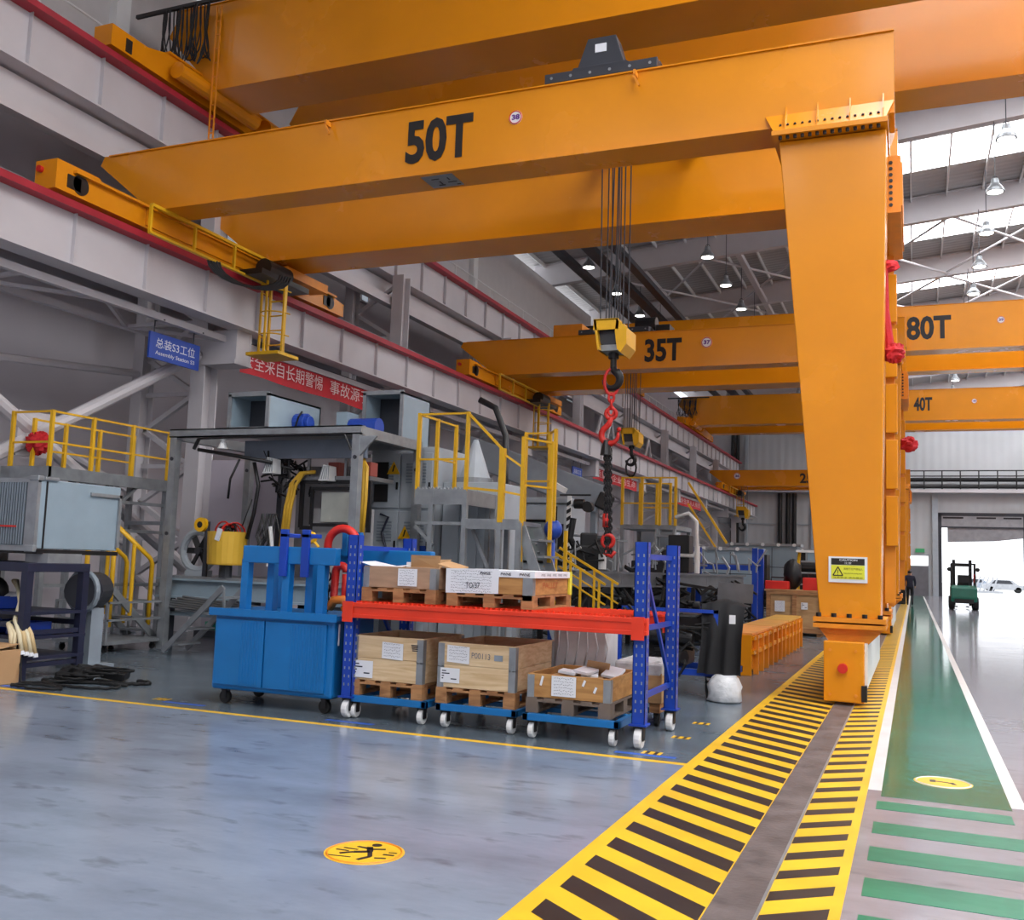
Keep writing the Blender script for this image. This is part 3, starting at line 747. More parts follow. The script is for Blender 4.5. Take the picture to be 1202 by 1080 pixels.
# trolleys riding on the cranes (own things)
def trolley(y, gap, z, x0, x1, label, bracket=True):
    t = thing('hoist_trolley', label, 'hoist', ((x0 + x1) / 2, y + gap / 2, z))
    xm = (x0 + x1) / 2
    build('base_beam', M().box(x0, x1, y + .02, y + .5, z + .03, z + .17).box(x0, x1, y + .2, y + .5, z + .02, z + .2), DARKGREY, t, bevel=.008)
    br = M() if bracket else None
    if bracket: br.prism([(xm - .36, z + .17), (xm + .34, z + .17), (xm + .2, z + .62), (xm - .2, z + .62)], 'y', y + .08, y + .34)
    if bracket: br.prism([(xm - .42, z + .15), (xm + .44, z + .15), (xm + .36, z + .2), (xm - .38, z + .2)], 'y', y + .02, y + .4)
    if bracket: build('bracket', br, DARKGREY, t, bevel=.008)
    if bracket: build('rating_plate', M().box(xm - .09, xm + .07, y + .07, y + .08, z + .4, z + .52), PAPER, t, label='small white rating plate')
    build('frame', M().box(x0, x0 + .16, y + .5, y + gap + .6, z + .05, z + .2).box(x1 - .16, x1, y + .5, y + gap + .6, z + .05, z + .2).box(x0, x1, y + gap + .3, y + gap + .7, z + .03, z + .2), DARKGREY, t)
    build('rope_drum', M().cyl((x0 + .2, y + gap * .55 + .2, z + .3), (x1 - .2, y + gap * .55 + .2, z + .3), .24, n=18), STEEL, t)
    for k in range(4):
        build('wheel', M().wheel((x0 + .2 + (k % 2) * (x1 - x0 - .4), y + .26 + (k // 2) * (gap + .2), z + .06), .06, .08, 'y', 12), STEEL, t)
    bl = M()
    for k in range(6): bl.cyl((x0 + .1 + (x1 - x0 - .2) * k / 5, y + .015, z + .1), (x0 + .1 + (x1 - x0 - .2) * k / 5, y + .03, z + .1), .022, n=6)
    build('bolts', bl, GALV, t, kind='stuff')
    return t
trolley(12.15, 2.9, 8.1, -4.72, -3.12, 'dark grey hoist trolley bracket riding on top of the 50T crane')
t35 = trolley(26.55, 2.9, 8.1, -9.0, -6.9, 'dark hoist trolley with orange box on the 35T crane behind yellow hook block', False)
build('motor_box', M().box(-10.0, -9.1, 27.2, 28.4, 8.12, 8.62), ORANGE_D, t35)
build('hoist_motor', M().cyl((-7.5, 27.5, 8.5), (-6.9, 27.5, 8.5), .25, n=14).box(-7.0, -6.5, 27.4, 28, 8.2, 8.5), BLACK, t35)

def hook_block(x, y, z, s, ztop, label, ang=0.0):
    h = thing('hook_block', label, 'hook', (x, y, z))
    # housing: chamfered box with an open underside showing sheaves
    hs = M()
    prof = [(-.25 * s, .52 * s), (.13 * s, .52 * s), (.27 * s, .38 * s), (.27 * s, .12 * s), (.2 * s, 0), (.1 * s, -.05 * s)]
    hs.prism([(x + a, z + b) for a, b in ((-.28 * s, .52 * s), (.16 * s, .52 * s), (.16 * s, .34 * s), (-.28 * s, .34 * s))], 'y', y - .3 * s, y - .27 * s)
    hs.prism([(x + a, z + b) for a, b in ((.12 * s, .52 * s), (.3 * s, .36 * s), (.3 * s, .08 * s), (.2 * s, -.06 * s), (.14 * s, 0), (.1 * s, .3 * s))], 'y', y - .3 * s, y + .3 * s)
    hs.prism([(x + a, z + b) for a, b in ((-.28 * s, .52 * s), (-.24 * s, .52 * s), (-.16 * s, 0), (-.2 * s, 0))], 'y', y - .3 * s, y + .3 * s)
    hs.box(x - .28 * s, x + .14 * s, y - .3 * s, y + .3 * s, z + .5 * s, z + .53 * s)
    hs.prism([(x + a, z + b) for a, b in ((-.28 * s, .52 * s), (.16 * s, .52 * s), (.12 * s, 0), (-.18 * s, 0))], 'y', y + .27 * s, y + .3 * s)
    build('housing', hs, HOOKYEL, h)
    for k in range(3): build('sheave', M().wheel((x - .04 * s, y - .15 * s + .15 * s * k, z + .26 * s), .2 * s, .07 * s, 'y', 18), DARKGREY, h)
    build('crosshead', M().box(x - .2 * s, x + .14 * s, y - .2 * s, y + .2 * s, z + .0, z + .1 * s), GALV, h)
    build('shank', M().cyl((x, y, z), (x, y, z - .28 * s), .055 * s, n=12).cyl((x, y, z - .02 * s), (x, y, z - .1 * s), .09 * s, n=12), BLACK, h)
    hk = M()
    pts = [(x, y, z - .22 * s)] + [(x - .02 * s + .14 * s * math.cos(t), y, z - .46 * s + .15 * s * math.sin(t)) for t in [PI * .42 - i * PI * 1.42 / 12 for i in range(13)]]
    hk.tube(pts, [.05 * s, .06 * s] + [.075 * s - .0035 * s * i for i in range(12)], 10)
    build('hook', hk, BLACK, h, smooth=True)
    rp = M()
    for k in range(9):
        a = x - .2 * s + .05 * s * k
        rp.cyl((a, y - .16 * s + .16 * s * (k % 3), z + .35 * s), (a + random.uniform(-.05, .05), y - .16 * s + .16 * s * (k % 3), ztop), .011, n=5)
    build('wire_ropes', rp, DARKGREY, h)
    return h
hook_block(-4.14, 13.9, 4.66, .88, 8.15, 'large yellow hook block hanging from the 50T crane with black hook')
hook_block(-10.75, 67.6, 5.0, 1.4, 8.05, 'farthest yellow hook block hanging below the 25T girder')
hook_block(-7.75, 28.1, 5.05, .95, 8.15, 'smaller far yellow hook block hanging below the 35T girder')
def link(mb, c, rx_, rz_, r, ang, n=14):
    mb.tube([(c[0] + rx_ * math.cos(t) * math.cos(ang), c[1] + rx_ * math.cos(t) * math.sin(ang), c[2] + rz_ * math.sin(t)) for t in [2 * PI * i / n for i in range(n)]], r, 6, True)
cs = thing('chain_sling', 'red master link and hooks with long black chains hanging from large hook', 'sling', (-4.14, 13.9, 1.65))
mb = M(); link(mb, (-4.16, 13.9, 4.22), .11, .2, .025, .35); build('master_link', mb, RED, cs, smooth=True)
mb = M()
for k in range(3): link(mb, (-4.16, 13.9, 3.98 - .1 * k), .04, .07, .02, .3 + PI / 2 * k)
link(mb, (-4.16, 13.9, 3.74), .08, .08, .028, .2)
build('coupling_links', mb, RED, cs, smooth=True)
mb = M(); mb.tube([(-4.15, 13.9, 3.68), (-4.19, 13.9, 3.58)] + [(-4.17 + .13 * math.cos(t), 13.9, 3.42 + .13 * math.sin(t)) for t in [PI * .75 + i * PI * 1.35 / 10 for i in range(11)]], [.035] + [.045] * 8 + [.035, .03, .025, .02], 10)
mb.ball((-4.03, 13.9, 3.5), .035, 8, 6)
build('grab_hook', mb, RED, cs, smooth=True)
for j, dx in enumerate((-.028, .0, .028)):
    mb = M()
    for k in range(29):
        z = 3.3 - .057 * k
        link(mb, (-4.2 + dx + (.05 * k / 29), 13.88 + .02 * j, z), .024, .042, .014, PI / 2 * (k % 2) + .4, 8)
    build('chain', mb, BLACK, cs)
mb = M().cyl((-4.22, 13.9, 3.34), (-4.22, 13.9, 3.12), .05, .09, n=10); build('chain_shortener', mb, BLACK, cs)
mb = M(); mb.tube([(-4.2, 13.9, 2.25), (-4.2, 13.9, 2.05)], .05, 8); link(mb, (-4.16, 13.9, 1.85), .08, .09, .035, .2); mb.tube([(-4.16, 13.9, 1.78), (-4.2, 13.9, 1.66), (-4.1, 13.9, 1.62), (-4.05, 13.9, 1.7)], .03, 7)
build('end_hook', mb, RED, cs, smooth=True)
cs2 = thing('chain_sling', 'black ring and link hanging under smaller far hook block', 'sling', (-7.75, 28.1, 3.9))
mb = M(); link(mb, (-7.75, 28.1, 4.4), .15, .28, .03, .2); build('ring', mb, BLACK, cs2, smooth=True)
mb = M(); mb.cyl((-7.75, 28.1, 4.12), (-7.75, 28.1, 3.95), .02, n=6).ball((-7.75, 28.1, 3.93), .04, 8, 6); build('swivel', mb, RED, cs2)
# red cloth bundles tied on the legs
def red_bundle(x, y, zt, zb, r, label, strip=True):
    b = M()
    b.ball((x, y, zb), r, 18, 11, (1, .9, .85), .2)
    o = build('cable_bag', b, REDCLOTH)
    tag(o, label, 'bundle')
    if strip:
        s = M().tube([(x - .05, y, zb + r * .5), (x - .1, y - .02, (zt + zb) / 2), (x - .1, y - .03, zt)], [.07, .06, .05], 8)
        build('red_strap', s, REDCLOTH, o); s2 = M().ball((x - .06, y, zt + .02), .1, 10, 7, (1.3, .7, .8), .2)
        build('knot', s2, REDCLOTH, o)
    return o
red_bundle(-.22, 12.75, 5.3, 4.22, .14, 'lumpy red cloth bundle with long strap hanging beside the 50T leg')
red_bundle(-.1, 27.4, 0, 4.9, .22, 'small red bundle on the farther leg beside the far walkway', False)
red_bundle(-12.35, 11.0, 0, 3.05, .2, 'red wrapped bundle at the brace joint behind the yellow railing', False)
# high bay lamps
def lampmesh():
    r = thing('high_bay_lamp', 'white high bay lamp with glowing lens hanging from the roof', 'lamp', (0, 0, 0), group='high bay lamps hanging under the roof')
    build('lens', M().lathe((0, 0, 0), [(.02, .0), (.22, .0), (.23, .03)], 16), LAMP_EM, r)
    build('shade', M().lathe((0, 0, 0), [(.27, .0), (.24, .1), (.12, .26), (.1, .4), (.05, .42)], 16), GALV, r)
    build('hanger_rod', M().cyl((0, 0, .4), (0, 0, 2.2), .015, n=5).tube(arc((0, 0, .42), .07, 0, PI, 6), .012, 5), DARKGREY, r)
    return r
lp = lampmesh(); first = True
ROWN = {-11.6: 'row along the left wall', -7.0: 'row between hook ropes and gantry leg', 2.32: 'row over the bright walkway'}
ORD = ['nearest', 'second', 'third', 'fourth', 'fifth', 'sixth', 'seventh', 'eighth', 'ninth', 'tenth', 'eleventh']
for x in (-11.6, -7.0, 2.32):
    n = 0
    for k in range(11):
        y = 27.6 + 3.85 * k
        if x < 0 and y < 30: continue
        lb = 'white high bay lamp, %s in the %s' % (ORD[n], ROWN[x]); n += 1
        if first: lp.location = (x, y, 12.95); lp['label'] = lb; first = False
        else: dup(lp, (x, y, 12.95), None, lb)
# ------------------------------------------------------------------ station: carts, rack and crates
def caster(parent, x, y, r, top, tyre=WHITE, axis='x', hub=STEEL):
    w = build('caster', M().wheel((x, y, r + .002), r, r * .7, axis, 16), tyre, parent)
    f = M().box(x - r * .5, x + r * .5, y - r * .55, y + r * .55, top - .02, top)
    if axis == 'x':
        f.box(x - r * .5, x - r * .4, y - r * .4, y + r * .4, r * .8, top).box(x + r * .4, x + r * .5, y - r * .4, y + r * .4, r * .8, top)
    else:
        f.box(x - r * .4, x + r * .4, y - r * .5, y - r * .4, r * .8, top).box(x - r * .4, x + r * .4, y + r * .4, y + r * .5, r * .8, top)
    build('fork', f, BLACK, w)
    return w
# blue sling trolley
bc = thing('sling_trolley', 'bright blue wheeled cabinet trolley with hanging frame on top, beside the red rack', 'trolley', (-5.75, 8.4, 0))
build('cabinet_body', M().box(-6.47, -5.07, 8.06, 8.8, .15, .9), BLUE, bc, bevel=.025)
build('top_rim', M().box(-6.5, -5.03, 8.02, 8.84, .88, .93), BLUE, bc, bevel=.008)
build('front_lip', M().box(-6.505, -5.025, 8.0, 8.018, .87, .945), BLUE, bc, bevel=.004)
for x0, x1 in ((-6.43, -5.86), (-5.84, -5.15)):
    dv = M().box(x0, x1, 8.035, 8.065, .2, .84)
    k = x0 + .3
    while k < x1 - .03: dv.box(k, k + .012, 8.028, 8.04, .22, .82); k += .035
    build('door', dv, BLUE, bc, bevel=.004)
build('label_strip', M().box(-5.055, -5.05, 8.1, 8.12, .65, .85), PAPER, bc)
for x, y in ((-6.36, 8.16), (-5.2, 8.16), (-6.36, 8.7), (-5.2, 8.7)): caster(bc, x, y, .065, .15, RUBBER, 'y')
for x, y in ((-6.19, 8.16), (-5.98, 8.3), (-5.70, 8.16), (-5.52, 8.3), (-6.15, 8.72), (-5.22, 8.72), (-5.3, 8.16)):
    build('frame_post', M().box(x - .042, x + .042, y - .045, y + .045, .92, 1.44), BLUE, bc, bevel=.008)
for y in (8.16, 8.72):
    build('top_beam', M().box(-6.22, -4.4 if y > 8.5 else -5.14, y - .05, y + .05, 1.40, 1.57), BLUE, bc, bevel=.01)
build('note', M().box(-4.66, -4.5, 8.66, 8.672, 1.38, 1.46), PAPER, bc)
for x in (-5.72, -5.47): build('hanger_plate', M().box(x - .045, x + .045, 8.08, 8.11, 1.28, 1.74).box(x - .045, x + .045, 8.08, 8.3, 1.66, 1.70), BLUE_D, bc, bevel=.006)
for x in (-5.35, -5.2): build('hanger_plate', M().box(x - .03, x + .03, 8.6, 8.66, 1.5, 1.74), BLUE, bc)
def on(n, mb, m, label, cat, group=None, smooth=False, kind=None, bevel=0):
    o = build(n, mb, m, smooth=smooth, bevel=bevel); return tag(o, label, cat, group, kind)
on('round_sling', M().tube([(-5.45, 8.45, 1.5)] + arc((-5.28, 8.45, 1.6), .17, PI, 0, 12) + [(-5.11, 8.5, 1.5)], .042, 10), RED, 'thick red round sling arching over the blue trolley frame', 'sling', smooth=True)
on('round_sling', M().tube(arc((-5.26, 8.42, 1.34), .06, 0, PI, 8) + [(-5.33, 8.42, 1.1), (-5.26, 8.42, 1.06), (-5.2, 8.42, 1.1), (-5.2, 8.42, 1.32)], .04, 9), RED, 'red sling hanging inside blue trolley frame beside the rack post', 'sling', smooth=True)
on('lifting_sling', M().tube([(-5.36, 8.4, .98), (-5.3, 8.38, 1.06), (-5.2, 8.38, 1.07), (-5.14, 8.4, 1.0), (-5.2, 8.4, .97)], .045, 8), mat('orange_strap', rgb(232, 128, 40), .6), 'short orange lifting strap lying on the blue trolley', 'sling', smooth=True)
hh = thing('lifting_hook', 'small yellow lifting hook clipped to the blue trolley beam', 'hook', (-5.62, 8.45, 1.57))
build('eye', M().tube([(-5.66 + .06 * math.cos(2 * PI * i / 14), 8.45, 1.67 + .045 * math.sin(2 * PI * i / 14)) for i in range(14)], .02, 7, True), HOOKYEL, hh, smooth=True)
build('hook', M().tube([(-5.62, 8.45, 1.64), (-5.56, 8.45, 1.58), (-5.6, 8.45, 1.53)], .015, 6), HOOKYEL, hh)
ch = thing('chain_bundle', 'tangle of red and black chains hanging in the blue trolley frame', 'chain', (-5.5, 8.45, .95))
for j in range(6):
    mb = M()
    for k in range(7): link(mb, (-5.58 + .03 * j + random.uniform(-.01, .01), 8.42 + .02 * (j % 3), 1.35 - .06 * k), .02, .042, .011, PI / 2 * (k % 2) + .4 * j, 8)
    build('chain', mb, RED if j in (1, 3, 4) else BLACK, ch)
build('chain_heap', M().ball((-5.52, 8.45, 1.0), .07, 12, 8, (1.3, .9, .9), .25), BLACK, ch)

# mobile rack
rk = thing('mobile_rack', 'mobile rack with blue uprights, red beams and red mesh shelf', 'rack', (-3.5, 8.57, 0))
PX = ((-4.9, 8.08), (-4.88, 9.12), (-2.11, 8.08), (-2.09, 9.12))
for x, y in PX:
    p = M().box(x - .055, x + .055, y - .05, y - .044, .2, 1.7).box(x - .055, x - .049, y - .05, y + .05, .2, 1.7).box(x + .049, x + .055, y - .05, y + .05, .2, 1.7)
    up = build('upright', p, BLUE_D, rk)
    hs = M()
    for k in range(18):
        z = .3 + .075 * k
        hs.box(x + .055, x + .057, y - .012, y + .012, z, z + .03).box(x - .03, x - .018, y - .052, y - .05, z, z + .025).box(x + .018, x + .03, y - .052, y - .05, z, z + .025)
    build('slots', hs, GALV, up, kind='stuff')
    build('foot_plate', M().box(x - .075, x + .075, y - .07, y + .07, .19, .205), BLUE_D, up)
    caster(rk, x, y, .085, .19, WHITE, 'x')
for y in (8.03, 9.13):
    b = M().box(-4.96, -2.04, y - .035, y + .035, .93, 1.07).box(-4.96, -2.04, y - .045, y - .035, 1.03, 1.07).box(-4.96, -2.04, y - .045, y - .035, .93, .965)
    bm_ = build('beam', b, REDRACK, rk, bevel=.004)
    build('end_connector', M().box(-2.17, -2.06, y - .05, y - .045, .89, 1.08).box(-4.95, -4.84, y - .05, y - .045, .89, 1.08), REDRACK, bm_)
ds = M()
for k in range(56): ds.box(-4.85 + .049 * k, -4.833 + .049 * k, 8.05, 9.12, 1.065, 1.085)
for y in (8.25, 8.55, 8.85): ds.box(-4.85, -2.1, y, y + .03, 1.05, 1.068)
build('mesh_deck', ds, REDRACK, rk, kind='stuff')
for x in (-4.89, -2.1):
    br = M()
    for z in (.42, .98, 1.58): br.bar((x, 8.1, z), (x, 9.1, z), .03, .045)
    build('cross_rail', br, BLUE_D, rk)
    build('diagonal_brace', M().bar((x, 8.12, 1.5), (x, 9.08, .45), .025, .04), BLUE_D, rk)

def pallet(parent, x0, x1, y0, y1, z0, h, m=WOODP, name='pallet'):
    n = 3; w = x1 - x0
    for i in range(n):
        xx = x0 + (w - .11) * i / (n - 1)
        for yy in (y0, (y0 + y1) / 2 - .06, y1 - .12): build('pallet_block', M().box(xx, xx + .11, yy, yy + .12, z0 + .018, z0 + h - .036), m, parent)
        build('pallet_board', M().box(xx, xx + .11, y0, y1, z0, z0 + .018), m, parent)
    for yy in (y0, (y0 + y1) / 2 - .06, y1 - .12): build('pallet_board', M().box(x0, x1, yy, yy + .12, z0 + h - .036, z0 + h - .018), m, parent)
    k = 5
    for i in range(k):
        xx = x0 + (w - .1) * i / (k - 1)
        build('pallet_board', M().box(xx, xx + .1, y0, y1, z0 + h - .018, z0 + h), m, parent)
def collar(parent, x0, x1, y0, y1, z0, h, m):
    t = .022
    build('side_board', M().box(x0, x1, y0, y0 + t, z0 + .003, z0 + h), m, parent, bevel=.003)
    build('side_board', M().box(x0, x1, y1 - t, y1, z0 + .003, z0 + h), m, parent, bevel=.003)
    build('side_board', M().box(x0, x0 + t, y0 + t, y1 - t, z0 + .003, z0 + h), m, parent, bevel=.003)
    build('side_board', M().box(x1 - t, x1, y0 + t, y1 - t, z0 + .003, z0 + h), m, parent, bevel=.003)
    for xx, sx in ((x0, -1), (x1, 1)):
        for yy, sy in ((y0, -1), (y1, 1)):
            a0, a1 = (xx - .003, xx + .06) if sx < 0 else (xx - .06, xx + .003)
            b0, b1 = (yy - .004, yy) if sy < 0 else (yy, yy + .004)
            c = M().box(a0, a1, b0, b1, z0 - .02, z0 + h - .01)
            b0, b1 = (yy, yy + .06) if sy < 0 else (yy - .06, yy)
            a0, a1 = (xx - .004, xx) if sx < 0 else (xx, xx + .004)
            c.box(a0, a1, b0, b1, z0 - .02, z0 + h - .01)
            c.box(xx + sx * -.03 - .008, xx + sx * -.03 + .008, yy + sy * .004 - .004, yy + sy * .004 + .004, z0 - .02, z0 + .03)
            build('corner_hinge', c, GALV, parent)
def paper(parent, x0, x1, z0, z1, y, kind=0, name='paper_label', tilt=0.0):
    p = M().add([(x0, y, z0), (x1, y, z0 - tilt), (x1, y, z1 - tilt), (x0, y, z1), (x0, y + .002, z0), (x1, y + .002, z0 - tilt), (x1, y + .002, z1 - tilt), (x0, y + .002, z1)],
                [(0, 1, 2, 3), (7, 6, 5, 4), (0, 4, 5, 1), (1, 5, 6, 2), (2, 6, 7, 3), (3, 7, 4, 0)])
    o = build(name, p, PAPER, parent)
    s = M(); w = x1 - x0; h = z1 - z0
    if kind == 0:      # handwriting
        n = max(3, int(h / .026))
        for i in range(n):
            z = z1 - h * (i + .7) / (n + .6); x = x0 + .1 * w
            while x < x1 - .14 * w:
                l = random.uniform(.3, 1.0) * .022
                s.bar((x, y - .0012, z), (x + l * .7, y - .0012, z + random.uniform(-.01, .01)), .0012, .0032); x += l * 1.15
        build('handwriting', s, INKGREY, o)
    else:              # printed shipping label
        for i, (a, b) in enumerate(((.08, .3), (.08, .48), (.08, .2), (.08, .16), (.55, .85))):
            z = z1 - h * (.2 + .17 * min(i, 3)) - (0.02 * h if i == 4 else 0)
            s.box(x0 + a * w, x0 + b * w, y - .0014, y - .0004, z - .035 * h, z + .035 * h)
        build('print', s, INK, o)
    return o
def dolly(label, x0, x1, y0, y1, group):
    d = thing('wheeled_dolly', label, 'dolly', ((x0 + x1) / 2, (y0 + y1) / 2, 0), group=group)
    build('frame', M().box(x0, x1, y0, y0 + .05, .155, .215).box(x0, x1, y1 - .05, y1, .155, .215).box(x0, x0 + .05, y0, y1, .155, .215).box(x1 - .05, x1, y0, y1, .155, .215).box(x0, x1, (y0 + y1) / 2 - .03, (y0 + y1) / 2 + .03, .165, .205), BLUE, d, bevel=.004)
    for x in (x0 + .07, x1 - .07):
        for y in (y0 + .07, y1 - .07): caster(d, x, y, .068, .155, WHITE, 'x')
    return d
GD = 'blue wheeled dollies under the lower crates'
def crate(label, x0, x1, y0, y1, z0, ph, nc, hc, m, mp=WOODP, name='collar_crate'):
    c = thing(name, label, 'crate', ((x0 + x1) / 2, (y0 + y1) / 2, z0))
    pallet(c, x0 - .01, x1 + .01, y0 - .01, y1 + .01, z0, ph, mp)
    for i in range(nc): collar(c, x0, x1, y0, y1, z0 + ph + hc * i, hc, m)
    return c
dolly('blue dolly on white casters under the first lower crate by the blue trolley', -4.92, -4.08, 8.06, 9.0, GD)
dolly('blue dolly on white casters under the middle lower crate', -3.98, -3.2, 8.06, 9.0, GD)
dolly('blue dolly on white casters under the low open crate by the right post', -3.12, -2.26, 8.0, 9.0, GD)
c1 = crate('two tier pine collar crate on lower level beside the blue trolley', -4.89, -4.15, 8.1, 8.98, .216, .14, 2, .205, WOODC)
paper(c1, -4.57, -4.35, .57, .72, 8.09, 0, tilt=.01)
paper(c1, -4.87, -4.66, .38, .535, 8.09, 1)
pp = M()
for i in range(4): pp.box(-4.27 + .004 * i, -4.2, 8.096, 8.1, .70 - .016 * i, .708 - .016 * i)
build('stencil', pp, INK, c1)
c2 = crate('two tier pine collar crate in the middle of the lower level', -3.99, -3.24, 8.1, 9.1, .216, .14, 2, .2, WOODC)
paper(c2, -3.9, -3.68, .585, .735, 8.09, 0, tilt=.01)
paper(c2, -3.96, -3.77, .4, .53, 8.09, 1)
lettering('handwriting', 'P00113', (-3.66, 8.096, .63), (1, 0, -.03), (0, 0, 1), .18, .05, INKGREY, c2)
build('grey_patch', M().box(-3.44, -3.36, 8.094, 8.1, .62, .67), LOUVRE, c2)
c3 = crate('low single tier brown collar crate with papers inside by right post', -3.1, -2.36, 8.06, 8.95, .216, .13, 1, .2, WOODB, mat('dark_pallet_timber', rgb(110, 96, 86), .7, var=.2))
paper(c3, -2.88, -2.66, .37, .54, 8.05, 0)
for x, z, l in ((-2.98, .45, .08), (-2.6, .47, .05), (-2.5, .42, .05)): build('paper_scrap', M().bar((x, 8.052, z), (x + .02, 8.052, z + l), .003, .02), PAPER, c3)
for i, (x, z, a) in enumerate(((-2.86, .555, .1), (-2.72, .57, -.2), (-2.7, .545, .3), (-2.5, .56, -.1))):
    on('manual', M().obox((x + .05, 8.3 + .05 * i, z), (.15, .2, .025), (.1 * i, .12, a)), PAPER, ['white booklet lying against front board of low brown crate', 'white booklet topmost in the low brown crate', 'thin white booklet under another in the low brown crate', 'white booklet near the right corner of the low brown crate'][i], 'booklet', 'white booklets in the low crate', bevel=.003)
for i, (x, z) in enumerate(((-2.85, .36), (-2.62, .36))):
    b = thing('carton', ['brown carton filling the left half of the low brown crate', 'brown carton with raised flaps in the low brown crate'][i], 'carton', (x, 8.55, z))
    build('carton_body', M().box(x - .11, x + .11, 8.2, 8.9, z, z + .16), CARD, b)
    fl = M().add([(x - .11, 8.5, z + .16), (x + .11, 8.5, z + .16), (x + .15, 8.42, z + .28), (x - .05, 8.4, z + .3)], [(0, 1, 2, 3)]) if i else M().box(x - .11, x + .11, 8.2, 8.55, z + .161, z + .164)
    build('flap', fl, CARD, b)
# tall wrapped box and a crate behind
wb = thing('wrapped_box', 'tall box in crinkled clear wrap behind the low brown crate', 'box', (-3.0, 9.25, .0))
build('box_body', M().box(-3.28, -2.74, 9.18, 9.6, .0, .88), mat('grey_carton', rgb(196, 196, 200), .5, var=.15, scale=5), wb, bevel=.02)
fw = M()
for k in range(6): fw.tube([(-3.26 + .1 * k, 9.175, .5), (-3.22 + .1 * k, 9.17, .7), (-3.24 + .1 * k + random.uniform(-.04, .04), 9.175, .87)], .008, 5)
build('wrap_folds', fw, PLASTIC, wb, smooth=True)
c4 = thing('wrapped_crate', 'wooden crate under plastic film behind right end of rack', 'crate', (-2.45, 9.5, 0))
build('crate_side', M().box(-2.66, -2.2, 9.22, 9.8, .22, .5), WOODO, c4, bevel=.005)
build('film', M().box(-2.665, -2.195, 9.215, 9.805, .46, .6), PLASTIC, c4, bevel=.03)
for x in (-2.64, -2.32): build('runner', M().box(x, x + .1, 9.24, 9.78, .13, .22), WOODP, c4)
for x, y in ((-2.6, 9.3), (-2.26, 9.3), (-2.6, 9.72), (-2.26, 9.72)): caster(c4, x, y, .055, .13, RUBBER, 'x')

# upper crates
ca = crate('weathered collar crate on the red shelf holding an open carton', -4.82, -4.06, 8.12, 9.0, 1.086, .13, 1, .2, mat('weathered_wood', rgb(168, 136, 110), .7, var=.14, scale=5, stretch=(1, 2, 6)))
paper(ca, -4.45, -4.25, 1.24, 1.4, 8.11, 0)
cb_ = thing('open_carton', 'open brown carton with raised flaps in the weathered crate', 'carton', (-4.35, 8.6, 1.22))
build('carton_body', M().box(-4.72, -4.12, 8.25, 8.9, 1.22, 1.4), CARD, cb_)
build('flap', M().add([(-4.42, 8.3, 1.4), (-4.12, 8.3, 1.4), (-4.1, 8.28, 1.53), (-4.4, 8.26, 1.53), (-4.42, 8.304, 1.4), (-4.12, 8.304, 1.4), (-4.1, 8.284, 1.53), (-4.4, 8.264, 1.53)], [(0, 1, 2, 3), (7, 6, 5, 4), (0, 4, 5, 1), (1, 5, 6, 2), (2, 6, 7, 3), (3, 7, 4, 0)]), CARD, cb_)
build('flap', M().add([(-4.72, 8.6, 1.41), (-4.4, 8.9, 1.41), (-4.3, 8.95, 1.5), (-4.75, 8.95, 1.48)], [(0, 1, 2, 3)]), CARD, cb_)
on('paper_sheet', M().add([(-4.86, 8.1, 1.45), (-4.7, 8.12, 1.405), (-4.48, 8.14, 1.405), (-4.4, 8.3, 1.44), (-4.6, 8.35, 1.42), (-4.82, 8.32, 1.46)], [(0, 1, 2, 5), (5, 2, 4), (2, 3, 4)]), PAPER, 'loose white sheet draped over edge of the weathered upper crate', 'paper')
on('carton_flap', M().obox((-4.0, 8.35, 1.44), (.2, .3, .012), (.1, .25, .1)), CARD, 'bent brown cardboard piece between the two upper crates', 'cardboard')
cb2_ = crate('paper wrapped collar crate with yellow end tape on the red shelf', -3.92, -3.1, 8.1, 9.1, 1.086, .12, 1, .2, WOODB)
paper(cb2_, -3.94, -3.42, 1.2, 1.42, 8.085, 0, 'paper_sheet', tilt=-.01)
build('top_sheet', M().box(-3.94, -3.08, 8.09, 9.1, 1.41, 1.418).box(-3.42, -3.08, 8.088, 8.094, 1.36, 1.415).box(-3.086, -3.078, 8.09, 9.1, 1.36, 1.415), PAPER, cb2_)
lettering('handwriting', 'TO/37', (-3.74, 8.08, 1.25), (1, 0, .02), (0, 0, 1), .14, .05, INK, cb2_, .01)
for k, x in enumerate((-3.6, -3.4, -3.22)): lettering('print', 'PWNE', (x, 8.08, 1.375), (1, 0, 0), (0, 0, 1), .1, .024, INK, cb2_, .02)
for k in range(5): lettering('print', 'PWNE', (-3.076, 8.25 + .15 * k, 1.375), (0, 1, 0), (0, 0, 1), .1, .024, INKGREY, cb2_)
lettering('side_stamp', 'PALLET', (-3.096, 8.35, 1.27), (0, 1, 0), (0, 0, 1), .4, .05, mat('orange_stamp', rgb(176, 92, 52), .7), cb2_)
build('steel_strip', M().box(-3.19, -3.1, 8.09, 8.098, 1.16, 1.36), GALV, cb2_)
build('end_tape', M().box(-3.1, -3.076, 9.04, 9.104, 1.2, 1.42), mat('yellow_tape', rgb(226, 220, 70), .5), cb2_, label='yellow tape on the end edge')

